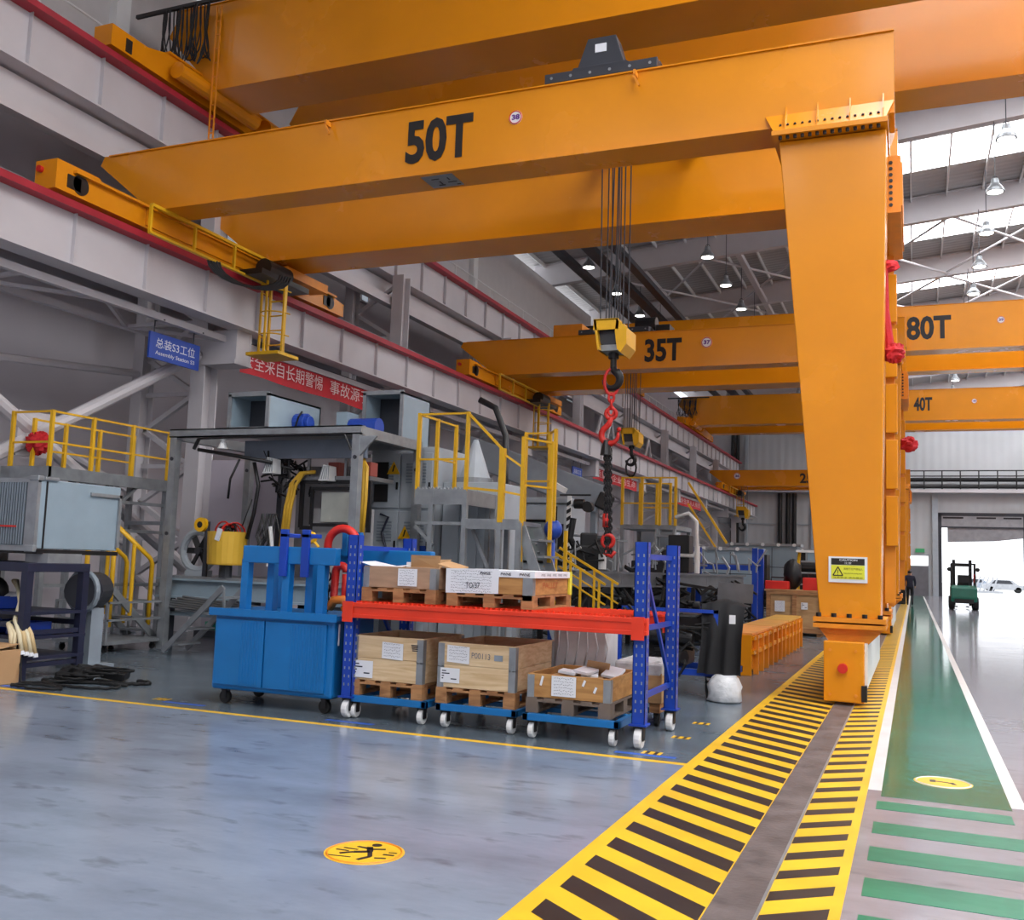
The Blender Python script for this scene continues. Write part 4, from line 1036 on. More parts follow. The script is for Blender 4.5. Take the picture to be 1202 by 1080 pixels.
# ------------------------------------------------------------------ left edge: workbench cart with the heat exchanger unit
wc = thing('workbench_frame', 'black steel workbench frame with shelves near the yellow floor line', 'workbench', (-9.8, 8.55, 0))
for x in (-9.15, -10.6):
    for y in (8.15, 8.95): build('leg', M().box(x - .045, x + .045, y - .045, y + .045, 0, 1.24), NAVY, wc)
build('table_top', M().box(-10.65, -9.1, 8.1, 9.0, 1.2, 1.3), NAVY, wc, bevel=.008)
for z in (.22, .45, .72): build('shelf', M().box(-10.6, -9.1, 8.12, 9.0, z, z + .035), NAVY, wc)
for y in (8.15, 8.95): build('rail', M().box(-10.6, -9.15, y - .03, y + .03, .58, .64), NAVY, wc)
for x in (-9.15,): build('side_rail', M().box(x - .03, x + .03, 8.15, 8.95, .5, .55).box(x - .03, x + .03, 8.15, 8.95, .14, .19), NAVY, wc)
ac = thing('heat_exchanger', 'large grey blue heat exchanger box with finned front on black workbench', 'machine', (-10.1, 8.8, 1.3))
build('housing', M().box(-10.9, -9.30, 8.36, 9.6, 1.46, 2.26), GREYBLUE, ac, bevel=.012)
build('fin_panel', M().box(-10.9, -9.46, 8.33, 8.37, 1.5, 2.24), DARKMESH, ac)
build('front_frame', M().box(-9.46, -9.30, 8.325, 8.37, 1.44, 2.28).box(-10.9, -9.3, 8.32, 8.37, 2.22, 2.27).box(-10.9, -9.3, 8.32, 8.37, 1.43, 1.49), GALV, ac)
fin = M()
for k in range(36): fin.box(-10.9 + .04 * k, -10.888 + .04 * k, 8.318, 8.34, 1.5, 2.22)
build('fins', fin, LOUVRE, ac, kind='stuff')
build('red_stripe', M().box(-10.9, -9.58, 8.312, 8.32, 1.70, 1.72), RED, ac)
build('lifting_corner', M().obox((-9.36, 8.36, 2.27), (.14, .1, .06)).obox((-9.3, 8.5, 2.27), (.06, .2, .04)).obox((-9.36, 8.34, 1.46), (.14, .06, .08)), GALV, ac, bevel=.01)
build('edge_seam', M().box(-9.302, -9.29, 8.44, 8.46, 1.46, 2.24), BLACK, ac)
build('side_lip', M().box(-9.3, -9.27, 9.1, 9.6, 2.12, 2.16).box(-9.3, -9.27, 9.56, 9.6, 1.5, 2.16), GALV, ac)
build('base_rail', M().box(-10.9, -9.28, 8.36, 9.6, 1.40, 1.45), BLACK, ac)
build('support_block', M().box(-9.55, -9.2, 8.45, 8.95, 1.3, 1.41).box(-10.7, -10.4, 8.45, 8.95, 1.3, 1.41), GALV, ac)
cbx = thing('cardboard_box', 'taped brown cardboard box on the floor by black workbench', 'box', (-9.35, 7.95, 0))
build('carton_body', M().box(-9.9, -9.05, 7.68, 8.06, 0, .36), CARD, cbx, bevel=.006)
build('flap', M().add([(-9.9, 7.68, .36), (-9.06, 7.68, .36), (-9.05, 8.05, .42), (-9.9, 8.05, .42)], [(0, 1, 2, 3)]), CARD, cbx)
build('tape', M().box(-9.3, -9.22, 7.675, 7.68, 0.01, .34).box(-9.35, -9.3, 7.674, 7.68, .12, .24), PAPER, cbx)
for i, (x, y, z, m_, w) in enumerate(((-9.75, 8.4, .756, BLUE_D, .13), (-9.4, 8.45, .486, BLUE_D, .26), (-9.75, 8.45, .486, BLUE_D, .26), (-10.2, 8.45, .486, BLUE_D, .26))):
    b = M().box(x - w / 2, x + w / 2, y - .2, y + .2, z, z + .01).box(x - w / 2, x - w / 2 + .01, y - .2, y + .2, z, z + .14).box(x + w / 2 - .01, x + w / 2, y - .2, y + .2, z, z + .14).box(x - w / 2, x + w / 2, y + .19, y + .2, z, z + .14).box(x - w / 2, x + w / 2, y - .2, y - .19, z, z + .09)
    on('parts_bin', b, m_, ['narrow blue parts bin on the upper shelf of black workbench', 'blue parts bin by the front leg of black workbench', 'second blue parts bin from the front leg of black workbench', 'third blue parts bin from the front leg of black workbench'][i], 'bin', 'blue parts bins on the workbench')
rd = thing('round_duct', 'grey round duct end lying behind the black workbench legs', 'duct', (-9.6, 9.4, .7))
build('duct_ring', M().tube([(-9.55 + .24 * math.cos(2 * PI * i / 20), 9.35, .95 + .24 * math.sin(2 * PI * i / 20)) for i in range(20)], .035, 7, True), LOUVRE, rd)
build('duct_tube', M().cyl((-9.55, 9.36, .95), (-9.9, 9.9, .95), .23, n=18), DARKGREY, rd)
build('cradle', M().box(-9.8, -9.45, 9.42, 9.62, .06, .74).box(-9.9, -9.3, 9.35, 9.7, 0, .06), LOUVRE, rd)
hs = thing('hose_bundle', 'bundle of cream hoses drooping out of the black workbench', 'hose', (-9.2, 8.3, .3))
for k in range(4):
    build('hose', M().tube([(-9.7 - .02 * k, 8.5, 1.08), (-9.4, 8.3 + .03 * k, .85), (-9.25 + .012 * k, 8.12 + .03 * k, .66), (-9.12 + .02 * k, 8.08 + .035 * k, .52), (-9.07 + .02 * k, 8.08 + .045 * k, .34 - .012 * k)], .024, 8), TAN if k % 2 else mat('cream_hose', rgb(226, 214, 180), .5), hs, smooth=True)
    build('hose_end', M().cyl((-9.07 + .02 * k, 8.08 + .045 * k, .34 - .012 * k), (-9.06 + .02 * k, 8.08 + .045 * k, .30 - .012 * k), .028, n=8), PAPER, hs)
for k in range(2): build('hose', M().tube([(-9.5, 8.3, .62), (-9.32 + .03 * k, 8.1, .62 - .02 * k), (-9.2 + .03 * k, 8.04 + .03 * k, .52), (-9.17 + .03 * k, 8.04, .36)], .026, 8), mat('pale_hose', rgb(222, 206, 170), .5), hs, smooth=True)
tk = M().ball((-10.1, 8.5, .95), .2, 16, 10, (1.2, .7, .9)); on('pump_body', tk, BLACK, 'rounded black pump on the middle of black workbench', 'pump', smooth=True)
on('white_sack', M().ball((-9.9, 8.6, .84), .16, 14, 8, (1.4, .9, .6), .1), PAPER, 'crumpled white sack on the black workbench shelf', 'sack', smooth=True)
# floor cables
cl = thing('cable_coil', 'loose black cables lying in loops on the floor by black workbench', 'cable', (-8.6, 8.1, 0))
def loopc(cx, cy, rx_, ry_, z=.018, a0=0, a1=2 * PI, n=24, wob=.02):
    return [(cx + rx_ * math.cos(a0 + (a1 - a0) * i / n) + random.uniform(-wob, wob), cy + ry_ * math.sin(a0 + (a1 - a0) * i / n) + random.uniform(-wob, wob), z + .006 * (i % 2)) for i in range(n + 1)]
build('cable', M().tube(loopc(-8.55, 7.86, .32, .12), .014, 6), RUBBER, cl, smooth=True)
build('cable', M().tube(loopc(-8.35, 8.25, .5, .2, a0=PI, a1=2.7 * PI), .016, 6), RUBBER, cl, smooth=True)
build('cable', M().tube(loopc(-8.2, 8.7, .35, .15, a0=PI * 1.2, a1=2.4 * PI), .02, 6), RUBBER, cl, smooth=True)
build('cable', M().tube([(-9.1, 8.1, .3), (-8.95, 8.0, .02), (-8.6, 8.3, .02), (-8.2, 8.5, .02), (-7.9, 8.45, .02)], .016, 6), RUBBER, cl, smooth=True)
build('cable_heap', M().ball((-8.72, 8.55, .08), .18, 16, 8, (1.3, 1, .5), .3), RUBBER, cl)
build('tool_case', M().obox((-8.45, 8.75, .09), (.42, .2, .1), (.1, .15, .4)), BLACK, cl, bevel=.02)
for k in range(5): build('cable', M().tube(loopc(-8.75 + .12 * k, 8.3 + .08 * k, .16 + .03 * k, .1, z=.03 + .03 * k, n=16), .014, 6), RUBBER, cl, smooth=True)

# ------------------------------------------------------------------ yellow railed platform on the left
def railing(parent, pts, z0, top, mid, r=.018, posts=True):
    for p, q in zip(pts, pts[1:]):
        for z in (top, mid): build('rail_bar', M().bar((p[0], p[1], z + (p[2] if len(p) > 2 else 0)), (q[0], q[1], z + (q[2] if len(q) > 2 else 0)), r * 1.6), YELLOW, parent)
    if posts:
        for p in pts:
            dz = p[2] if len(p) > 2 else 0
            build('rail_post', M().box(p[0] - r * 1.4, p[0] + r * 1.4, p[1] - r * 1.4, p[1] + r * 1.4, z0 + dz, top + dz + .02), YELLOW, parent)
pf = thing('work_platform', 'long raised grey platform with yellow railing above the heat exchanger', 'platform', (-12, 11.4, 0))
build('deck', M().box(-12.42, -11.55, 10.5, 13.0, 2.55, 2.62), GALV, pf)
build('deck_edge', M().box(-11.56, -11.5, 10.45, 13.05, 2.46, 2.64).box(-12.44, -11.5, 10.44, 10.5, 2.46, 2.64), GALV, pf)
railing(pf, [(-12.35, 10.52), (-11.58, 10.52), (-11.58, 11.3), (-11.58, 12.12), (-11.58, 12.95)], 2.6, 3.45, 3.0)
railing(pf, [(-12.35, 10.9), (-12.35, 11.5), (-12.35, 12.2), (-12.35, 12.95)], 2.6, 3.4, 2.95)
for x in (-12.35, -11.58):
    for y in (10.52, 11.7, 12.95): build('leg', M().box(x - .04, x + .04, y - .04, y + .04, 0, 2.55), GALV, pf)
for y in (10.9, 12.9): build('crossbar', M().box(-12.35, -11.58, y - .03, y + .03, 1.9, 1.96), GALV, pf)
for z in (.9, 1.75, 2.2): build('crossbar', M().box(-11.6, -11.56, 10.52, 12.95, z, z + .05), GALV, pf)
build('diagonal', M().bar((-11.58, 11.4, 1.75), (-11.58, 12.3, 2.5), .05), GALV, pf)
# yellow mobile stair
st = thing('mobile_stair', 'small mobile stair with yellow handrails and grey wheeled base', 'stairs', (-11.3, 11.6, 0))
SX0, SX1 = -11.35, -10.85
for x in (SX0, SX1):
    build('handrail', M().tube([(x, 11.15, .35), (x, 11.15, 1.76), (x, 11.2, 1.81), (x, 11.9, 1.36), (x, 11.95, 1.28), (x, 11.95, .35)], .035, 8), YELLOW, st, smooth=True)
    build('handrail', M().cyl((x, 11.55, .5), (x, 11.55, 1.58), .03, n=8), YELLOW, st)
    build('stringer', M().bar((x, 11.1, .95), (x, 12.1, .15), .04, .1), GALV, st)
for k in range(4): build('tread', M().box(SX0, SX1, 11.1 + .25 * k, 11.32 + .25 * k, .85 - .2 * k, .88 - .2 * k), GALV, st)
bs = M().box(-11.6, -10.6, 10.85, 12.0, .12, .17)
for x in (-11.58, -11.25, -10.95, -10.62):
    for y in (10.87, 11.97): bs.box(x - .018, x + .018, y - .018, y + .018, .17, .72)
for z in (.45, .7):
    bs.box(-11.6, -10.6, 10.86, 10.89, z, z + .03).box(-11.6, -10.6, 11.95, 11.98, z, z + .03).box(-10.63, -10.6, 10.86, 11.98, z, z + .03)
build('wheeled_base', bs, GALV, st)
for x, y in ((-11.5, 10.95), (-10.7, 10.95), (-10.7, 11.9), (-11.5, 11.9)): caster(st, x, y, .05, .12, RUBBER, 'x')
# blue station signs and red banners under the lower runway
def station_sign(y, label, s=1.0):
    sg = thing('station_sign', label, 'sign', (-12.15, y, 4.75))
    build('sign_board', M().box(-12.17, -12.13, y, y + 1.27 * s, 4.78, 5.24), BLUE_S, sg)
    lettering('lettering', '总装S3工位', (-12.125, y + .14 * s, 4.98), (0, 1, 0), (0, 0, 1), 1.0 * s, .18, PAPER, sg, .004)
    lettering('lettering', 'Assembly Station S3', (-12.125, y + .14 * s, 4.84), (0, 1, 0), (0, 0, 1), 1.0 * s, .09, PAPER, sg, .008)
    for yy in (y + .1, y + 1.1 * s): build('hanger', M().box(-12.155, -12.145, yy, yy + .02, 5.24, 5.45).box(-12.155, -11.93, yy, yy + .02, 5.43, 5.45), DARKGREY, sg)
station_sign(12.92, 'blue station sign with white letters beside nearest column')
station_sign(35.6, 'small far blue station sign beside the second banner', .9)
def banner(y0, y1, text, label):
    b = thing('banner', label, 'banner', (-12.0, y0, 4.95))
    v = []; n = 24
    for i in range(n + 1):
        y = y0 + (y1 - y0) * i / n; dx = .02 * math.sin(i * 1.1)
        v += [(-12.0 + dx, y, 4.95 + .015 * math.sin(i * .7)), (-12.0 + dx * .5, y, 5.5 - .03 * math.sin(PI * i / n))]
    mb = M(); mb.v = v; mb.f = [(2 * i, 2 * i + 2, 2 * i + 3, 2 * i + 1) for i in range(n)]
    build('cloth', mb, BANNER, b)
    bl = mat('banner_letters', rgb(236, 206, 206), .7, var=.02)
    if len(text) > 1:
        lettering('lettering', text[0], (-11.965, y0 + .05, 5.07), (0, 1, 0), (0, 0, 1), 2.75, .31, bl, b)
        lettering('lettering', text[1], (-11.965, y0 + 3.1, 5.07), (0, 1, 0), (0, 0, 1), 3.4, .31, bl, b)
    else:
        lettering('lettering', text[0], (-11.965, y0 + .3, 5.07), (0, 1, 0), (0, 0, 1), (y1 - y0) - .6, .31, bl, b)
    build('top_rope', M().cyl((-12.0, y0 - .3, 5.56), (-12.0, y1 + .2, 5.56), .012, n=5), DARKGREY, b)
banner(15.2, 22.1, ('安全来自长期警惕', '事故源于瞬间麻痹'), 'long red banner with white characters below the runway beam')
banner(37.75, 44.5, ('质量是企业的生命',), 'red banner behind the hanging chain farther down the hall')
banner(52.75, 59.5, ('安全生产人人有责',), 'farthest small red banner beneath the runway end')
# ------------------------------------------------------------------ assembly machine with canopy
mc = thing('canopy_frame', 'galvanised canopy frame on posts over the assembly bed', 'frame', (-9, 12.9, 0))
CX0, CX1, CY0, CY1, CZ = -10.6, -7.33, 12.0, 13.85, 3.36
for x in (CX0, CX1):
    for y in (CY0, CY1):
        pst = build('post', M().box(x - .06, x + .06, y - .06, y + .06, .0, CZ - .12), GALV, mc)
        bp = M()
        for z in (1.75, 2.9): bp.cyl((x + .0, y - .075, z), (x, y - .06, z), .03, n=8)
        build('bolt', bp, DARKGREY, pst, kind='stuff')
build('front_beam', M().box(CX0 - .08, CX1 + .08, CY0 - .06, CY0 - .02, CZ - .13, CZ).box(CX0 - .08, CX1 + .08, CY0 - .06, CY0 + .06, CZ - .02, CZ).box(CX0 - .08, CX1 + .08, CY0 - .06, CY0 + .06, CZ - .13, CZ - .11), GALV, mc)
build('rear_beam', M().box(CX0, CX1, CY1 - .06, CY1 + .06, CZ - .13, CZ), GALV, mc)
for x in (CX0, CX1): build('side_beam', M().box(x - .07, x + .07, CY0, CY1, CZ - .16, CZ - .01), GALV, mc)
build('inner_panel', M().box(CX0 + 1.0, CX1 - .1, CY0 + .4, CY0 + .46, CZ - .42, CZ - .14), mat('blue_grey_panel', rgb(118, 126, 140), .5), mc)
build('roof_sheet', M().box(CX0 + .7, CX1, CY0 + .1, CY1, CZ - .02, CZ), GALV, mc)
build('gusset', M().prism([(-7.33, CZ - .16), (-7.0, CZ - .16), (-7.33, CZ - .5)], 'y', CY0 - .04, CY0), GALV, mc)
build('black_hose', M().tube([(-10.1, 11.92, 3.2), (-8.6, 11.9, 3.22), (-7.5, 11.92, 3.22), (-7.4, 11.95, 3.0)], .018, 6).tube([(-10.2, 11.95, 3.05), (-10.1, 11.93, 3.2)], .03, 6), BLACK, mc)
build('cable_run', M().tube([(-10.2, 12.05, 3.05), (-9.5, 12.1, 2.95), (-8.9, 12.15, 2.85)], .03, 7).tube([(-9.25, 12.2, 2.86), (-9.15, 12.2, 2.5), (-9.2, 12.2, 2.1), (-9.3, 12.2, 1.7)], .03, 7).tube([(-9.45, 12.1, 2.9), (-9.6, 12.1, 2.6), (-9.62, 12.1, 2.3)], .018, 6).tube([(-9.25, 12.2, 2.3), (-9.4, 12.2, 1.9)], .01, 5), BLACK, mc, smooth=True)
def unit(name, x0, x1, y0, y1, z0, z1, label, motor):
    u = thing(name, label, 'duct', ((x0 + x1) / 2, (y0 + y1) / 2, z0))
    t = .03
    build('housing', M().box(x0, x0 + t, y0, y1, z0, z1).box(x1 - t, x1, y0, y1, z0, z1).box(x0, x1, y0, y1, z1 - t, z1).box(x0, x1, y0, y1, z0, z0 + t).box(x0, x1, y1 - t, y1, z0, z1), GREYBLUE, u)
    build('mouth_frame', M().box(x0 - .03, x1 + .03, y0 - .03, y0, z1 - .04, z1 + .03).box(x0 - .03, x1 + .03, y0 - .03, y0, z0 - .02, z0 + .03).box(x0 - .03, x0 + .03, y0 - .03, y0, z0, z1).box(x1 - .03, x1 + .03, y0 - .03, y0, z0, z1), GALV, u)
    build('inner_baffle', M().box(x0 + t, x1 - t, y0 + .45, y0 + .48, z0 + t, z1 - t), DARKGREY, u)
    if motor:
        m_ = build('fan_motor', M().cyl((x1, y0 + .75, (z0 + z1) / 2 - .08), (x1 + .2, y0 + .75, (z0 + z1) / 2 - .08), .15, n=16).cyl((x1 + .2, y0 + .75, (z0 + z1) / 2 - .08), (x1 + .26, y0 + .75, (z0 + z1) / 2 - .08), .11, n=16), BLUE_S, u, bevel=.01)
        build('motor_cable', M().tube([(x1 + .1, y0 + .55, z0 + .05), (x1 + .2, y0 + .5, z0 + .25), (x1 + .12, y0 + .7, z0 + .36)], .015, 6), BLACK, m_)
    return u
unit('duct_box', -9.68, -8.98, 12.1, 13.5, CZ, 3.9, 'open grey duct box with blue motor on the canopy roof', True)
unit('duct_box', -8.42, -7.72, 13.95, 14.95, 3.36, 4.2, 'tall open grey duct box on the cabinet behind canopy post', False)
mv = thing('blower_motor', 'blue blower motor lying between two duct boxes on canopy roof', 'motor', (-7.9, 13.2, CZ))
build('motor_body', M().cyl((-8.25, 13.3, CZ + .16), (-7.75, 13.3, CZ + .16), .15, n=16), BLUE_S, mv)
build('motor_base', M().box(-8.2, -7.8, 13.15, 13.45, CZ, CZ + .04), DARKGREY, mv)
build('blower_plate', M().box(-8.45, -8.25, 13.15, 13.5, CZ, CZ + .4), GREYBLUE, mv)
# electrical cabinets
ec = thing('electrical_cabinet', 'pale grey electrical cabinet with warning triangles behind canopy post', 'cabinet', (-7.75, 14.4, 0))
build('body', M().box(-8.3, -7.1, 14.05, 15.2, .1, 3.3), CABINET, ec, bevel=.01)
build('plinth', M().box(-8.3, -7.1, 14.05, 15.2, 0, .1), DARKGREY, ec)
for i, (x0, x1, z0, z1) in enumerate(((-8.22, -7.75, 1.35, 2.25), (-7.72, -7.16, 1.35, 2.25), (-8.22, -7.75, 2.3, 3.2), (-7.72, -7.16, 2.3, 3.2), (-8.22, -7.16, .2, 1.3))):
    dd = build('door', M().box(x0, x1, 14.02, 14.05, z0, z1), CABINET, ec, bevel=.006)
    lv = M()
    for k in range(7): lv.box(x0 + .1, x1 - .1, 14.005, 14.02, z0 + (z1 - z0) * .45 + .05 * k, z0 + (z1 - z0) * .45 + .05 * k + .025)
    build('louvre', lv, LOUVRE, dd)
    build('latch', M().box(x1 - .05, x1 - .02, 14.0, 14.02, z0 + .3, z0 + .42), BLACK, dd)
build('dark_window', M().box(-8.2, -7.95, 14.0, 14.02, 2.4, 3.05), BLACK, ec)
for x, z in ((-7.85, 2.95), (-7.6, 1.9)):
    w = build('warning_triangle', M().prism([(x - .12, z - .1), (x + .12, z - .1), (x, z + .11)], 'y', 13.99, 14.0), HOOKYEL, ec)
    build('bolt_mark', M().bar((x + .02, 13.985, z + .05), (x - .01, 13.985, z - .06), .003, .025), LETTER, w)
build('blue_plate', M().box(-7.42, -7.2, 14.0, 14.02, 1.45, 1.7), BLUE_S, ec)
build('handle_cable', M().tube([(-8.05, 13.98, 2.2), (-7.9, 13.98, 2.15), (-8.0, 13.97, 1.9), (-7.9, 13.97, 1.6), (-8.0, 13.97, 1.3)], .02, 6), NAVY, ec)
# second cabinet with white columns behind the platform
e2 = thing('electrical_cabinet', 'tall pale cabinet row standing behind the yellow stair platform', 'cabinet', (-6.6, 14.9, 0))
build('body', M().box(-7.08, -6.1, 14.3, 15.3, .1, 2.75), CABINET, e2, bevel=.01)
build('plinth', M().box(-7.08, -6.1, 14.3, 15.3, 0, .1), DARKGREY, e2)
for k in range(3): build('door', M().box(-7.06 + .32 * k, -6.77 + .32 * k, 14.27, 14.3, .2, 2.65), CABINET, e2, bevel=.006)
cn = thing('funnel_hood', 'pale cone hood standing on the cabinet row behind yellow railing', 'hood', (-6.8, 14.8, 2.75))
build('cone', M().cyl((-6.76, 14.8, 2.75), (-6.76, 14.8, 3.5), .3, .04, 16), CABINET, cn)
build('base_ring', M().cyl((-6.76, 14.8, 2.75), (-6.76, 14.8, 2.85), .32, n=16), GALV, cn)
on('black_duct', M().tube([(-6.9, 15.2, 4.25), (-6.6, 15.2, 4.1), (-6.35, 15.1, 3.6), (-6.3, 15, 3.0), (-6.25, 14.9, 2.76)], .055, 9), BLACK, 'black bent duct hose above the yellow railed platform', 'hose', smooth=True)
# machine bed and details under the canopy
bd = thing('assembly_bed', 'long grey steel assembly bed under the canopy', 'bed', (-9, 12.8, 0))
build('bed_rail', M().ibeam((-10.9, 12.2, .92), (-7.3, 12.2, .92), .3, .2), GREYBLUE, bd)
build('bed_rail', M().ibeam((-10.9, 13.5, .92), (-7.3, 13.5, .92), .3, .2), GREYBLUE, bd)
build('bed_plate', M().box(-10.8, -7.4, 12.1, 13.6, 1.07, 1.11), GALV, bd)
for x in (-10.7, -9.1, -7.6):
    for y in (12.2, 13.5): build('leg', M().box(x - .07, x + .07, y - .07, y + .07, 0, .78), DARKGREY, bd)
build('lower_tray', M().box(-10.8, -8.0, 12.15, 13.5, .5, .56), GREYBLUE, bd)
pipes = M()
for k in range(6): pipes.tube([(-10.8 + .1 * k, 12.05, .65 + .03 * k), (-9.5, 12.0, .6 + .03 * k), (-8.4 + .1 * k, 12.05, .45 + .04 * k)], .02, 5)
build('pipes', pipes, STEEL, bd)
bk = thing('wire_bucket', 'ochre bucket full of red and black wires on the assembly bed', 'bucket', (-9.6, 12.15, 1.11))
build('bucket', M().lathe((-9.62, 12.15, 1.3), [(.27, 0), (.28, .02), (.3, .5), (.285, .5), (.27, .05)], 22), BARREL, bk, smooth=False)
build('foot', M().cyl((-9.62, 12.15, 1.11), (-9.62, 12.15, 1.3), .1, n=10), DARKGREY, bk)
for k in range(14):
    a = random.uniform(0, 2 * PI); r_ = random.uniform(.05, .24)
    build('wire', M().tube(arc((-9.62 + .1 * math.cos(a), 12.15 + .1 * math.sin(a), 1.78), r_ * .8, 0, PI, 7, (math.cos(a * 2), math.sin(a * 2), 0)), .014, 5), RED if k % 3 == 0 else BLACK, bk)
build('white_tag', M().obox((-9.55, 11.85, 1.75), (.08, .02, .18), (0, .3, 0)), PAPER, bk)
for k, (x, z, y) in enumerate(((-10.15, 1.9, 12.2),)):
    g = thing('gauge', 'yellow round gauge beside the ochre bucket', 'gauge', (x, y, z))
    build('dial', M().cyl((x, y - .06, z), (x, y + .02, z), .11, n=16), HOOKYEL, g); build('stem', M().box(x + .05, x + .12, y, y + .04, 1.11, z + .05), DARKGREY, g)
    build('dial_centre', M().cyl((x, y - .065, z), (x, y - .06, z), .05, n=12), BLACK, g)
fn = thing('cooling_fan', 'round pale cooling fan casing beside the canopy post', 'fan', (-10.35, 12.5, 1.11))
build('casing', M().tube([(-10.35 + .3 * math.cos(2 * PI * i / 20), 12.4, 1.5 + .3 * math.sin(2 * PI * i / 20)) for i in range(20)], .06, 8, True).box(-10.55, -10.15, 12.35, 12.5, 1.11, 1.2), CABINET, fn)
fb_ = M()
for k in range(6):
    a = k * PI / 3; fb_.obox((-10.35 + .13 * math.cos(a), 12.42, 1.5 + .13 * math.sin(a)), (.24, .02, .09), (.4, -a, 0))
build('blades', fb_, BLACK, fn, kind='stuff'); build('hub', M().cyl((-10.35, 12.36, 1.5), (-10.35, 12.46, 1.5), .06, n=10), DARKGREY, fn)
# control frame with yellow hoses
cf = thing('engine_module', 'engine module with black window frame, yellow hoses and grey back panels', 'machine', (-8.3, 12.9, 1.11))
build('back_panel', M().box(-9.5, -8.5, 13.7, 13.78, 1.11, 2.95), mat('module_grey', rgb(134, 132, 136), .5), cf)
build('front_panel', M().box(-8.55, -7.45, 12.7, 12.76, 1.11, 2.2), mat('module_light', rgb(158, 156, 158), .5), cf)
build('upper_shelf', M().box(-8.7, -7.4, 12.5, 13.2, 2.62, 2.68).box(-8.5, -8.46, 12.5, 12.54, 2.68, 3.1).box(-7.85, -7.81, 12.5, 12.54, 2.68, 3.1).box(-8.7, -7.4, 12.5, 12.54, 2.95, 3.0), STEEL, cf)
wfm = M()
for a, b in (((-8.45, 2.5), (-7.5, 2.5)), ((-7.5, 2.5), (-7.5, 1.95)), ((-7.5, 1.95), (-8.45, 1.95)), ((-8.45, 1.95), (-8.45, 2.5))): wfm.bar((a[0], 12.6, a[1]), (b[0], 12.6, b[1]), .04, .05)
for a, b in (((-8.6, 2.6), (-8.6, 1.9)), ((-8.6, 2.6), (-7.42, 2.6)), ((-7.42, 2.6), (-7.42, 1.85)), ((-8.6, 1.9), (-8.4, 1.9))): wfm.bar((a[0], 12.55, a[1]), (b[0], 12.55, b[1]), .05, .06)
build('window_frame', wfm, BLACK, cf)
build('window_pane', M().box(-8.3, -7.55, 12.63, 12.65, 2.0, 2.45), mat('pale_glass', rgb(178, 180, 172), .25), cf)
for k in range(3):
    build('yellow_hose', M().tube([(-8.85 + .045 * k, 12.4, 1.4), (-8.78 + .045 * k, 12.4, 2.2), (-8.72 + .045 * k, 12.42, 2.55), (-8.58 + .03 * k, 12.45, 2.72), (-8.35, 12.5, 2.74)], .03, 7), HOSEYEL, cf, smooth=True)
    build('yellow_hose', M().tube([(-7.55, 12.5, 2.95), (-7.48 + .04 * k, 12.4, 2.8), (-7.45 + .04 * k, 12.35, 2.3), (-7.47 + .035 * k, 12.35, 1.65)], .03, 7), HOSEYEL, cf, smooth=True)
build('small_yellow_hose', M().tube([(-9.1, 13.0, 2.6), (-9.1, 12.95, 2.2), (-9.12, 12.9, 1.8)], .045, 7), HOSEYEL, cf)
bt = M()
for k in range(26):
    c = Vector((-8.95 + random.uniform(-.3, .35), 12.6 + random.uniform(-.2, .3), 2.72 + random.uniform(-.25, .22)))
    bt.tube([c + Vector((random.uniform(-.2, .2), random.uniform(-.1, .1), random.uniform(-.15, .15))) * (i / 2 - 1) + Vector((0, 0, -.06 * (i == 1))) for i in range(5)], .016, 5)
build('cable_tangle', bt, BLACK, cf, kind='stuff')
bt = M()
for k in range(14):
    x = -9.15 + random.uniform(-.15, .15)
    bt.tube([(x, 12.5, 2.1), (x + random.uniform(-.15, .15), 12.45, 1.75), (x + random.uniform(-.2, .2), 12.4, 1.4)], .014, 5)
build('hanging_cables', bt, BLACK, cf, kind='stuff')
for i in range(2):
    build('coloured_block', M().box(-8.2 + .5 * i, -8.0 + .55 * i, 12.6, 12.8, 2.69, 2.9), mat('rust_block', rgb(150, 70, 60), .6), cf, bevel=.01)
build('white_pipes', M().tube([(-9.0, 12.35, 1.9), (-8.95, 12.35, 1.6), (-9.0, 12.35, 1.3)], .03, 7), WHITE, cf)
# clamp lamps
for i, (x, y, z) in enumerate(((-9.0, 12.2, 2.72), (-8.1, 12.35, 2.62))):
    l = thing('work_lamp', ['white ribbed work lamp by the black cable tangle', 'white ribbed work lamp between the yellow hoses'][i], 'lamp', (x, y, z))
    build('shade', M().prism([(x - .1, z - .02), (x + .1, z - .02), (x + .08, z + .2), (x - .02, z + .22)], 'y', y, y + .2), WHITE, l)
    rb = M()
    for k in range(5): rb.bar((x - .08 + .04 * k, y - .006, z), (x - .02 + .025 * k, y - .006, z + .2), .006, .012)
    build('ribs', rb, GALV, l)
    build('lamp_arm', M().bar((x - .15, y + .1, z - .05), (x, y + .1, z - .02), .03), BLACK, l)
on('spot_lamp', M().lathe((-9.7, 12.0, 3.05), [(.03, .2), (.05, .16), (.04, .1), (.08, 0)], 12), WHITE, 'small white spot lamp clipped under the canopy front beam', 'lamp')
# grey step ladder leaning beside the blue trolley
sl_ = thing('step_stair', 'low grey aluminium step stair leaning behind the blue trolley', 'stairs', (-9.6, 11.9, 0))
for dy in (0, .5): build('stringer', M().bar((-10.0, 11.35 + dy, .05), (-9.0, 11.35 + dy, 1.0), .035, .08), GALV, sl_)
for k in range(4): build('tread', M().box(-9.96 + .24 * k, -9.74 + .24 * k, 11.36, 11.84, .14 + .23 * k, .165 + .23 * k), GALV, sl_)
for dy in (0, .5): build('rear_strut', M().bar((-9.0, 11.35 + dy, 1.0), (-8.9, 11.35 + dy, .02), .03), GALV, sl_)
on('green_case', M().obox((-9.6, 12.0, .4), (.28, .2, .12)), GREEN, 'small green case on low steps behind the blue trolley', 'case', bevel=.01)
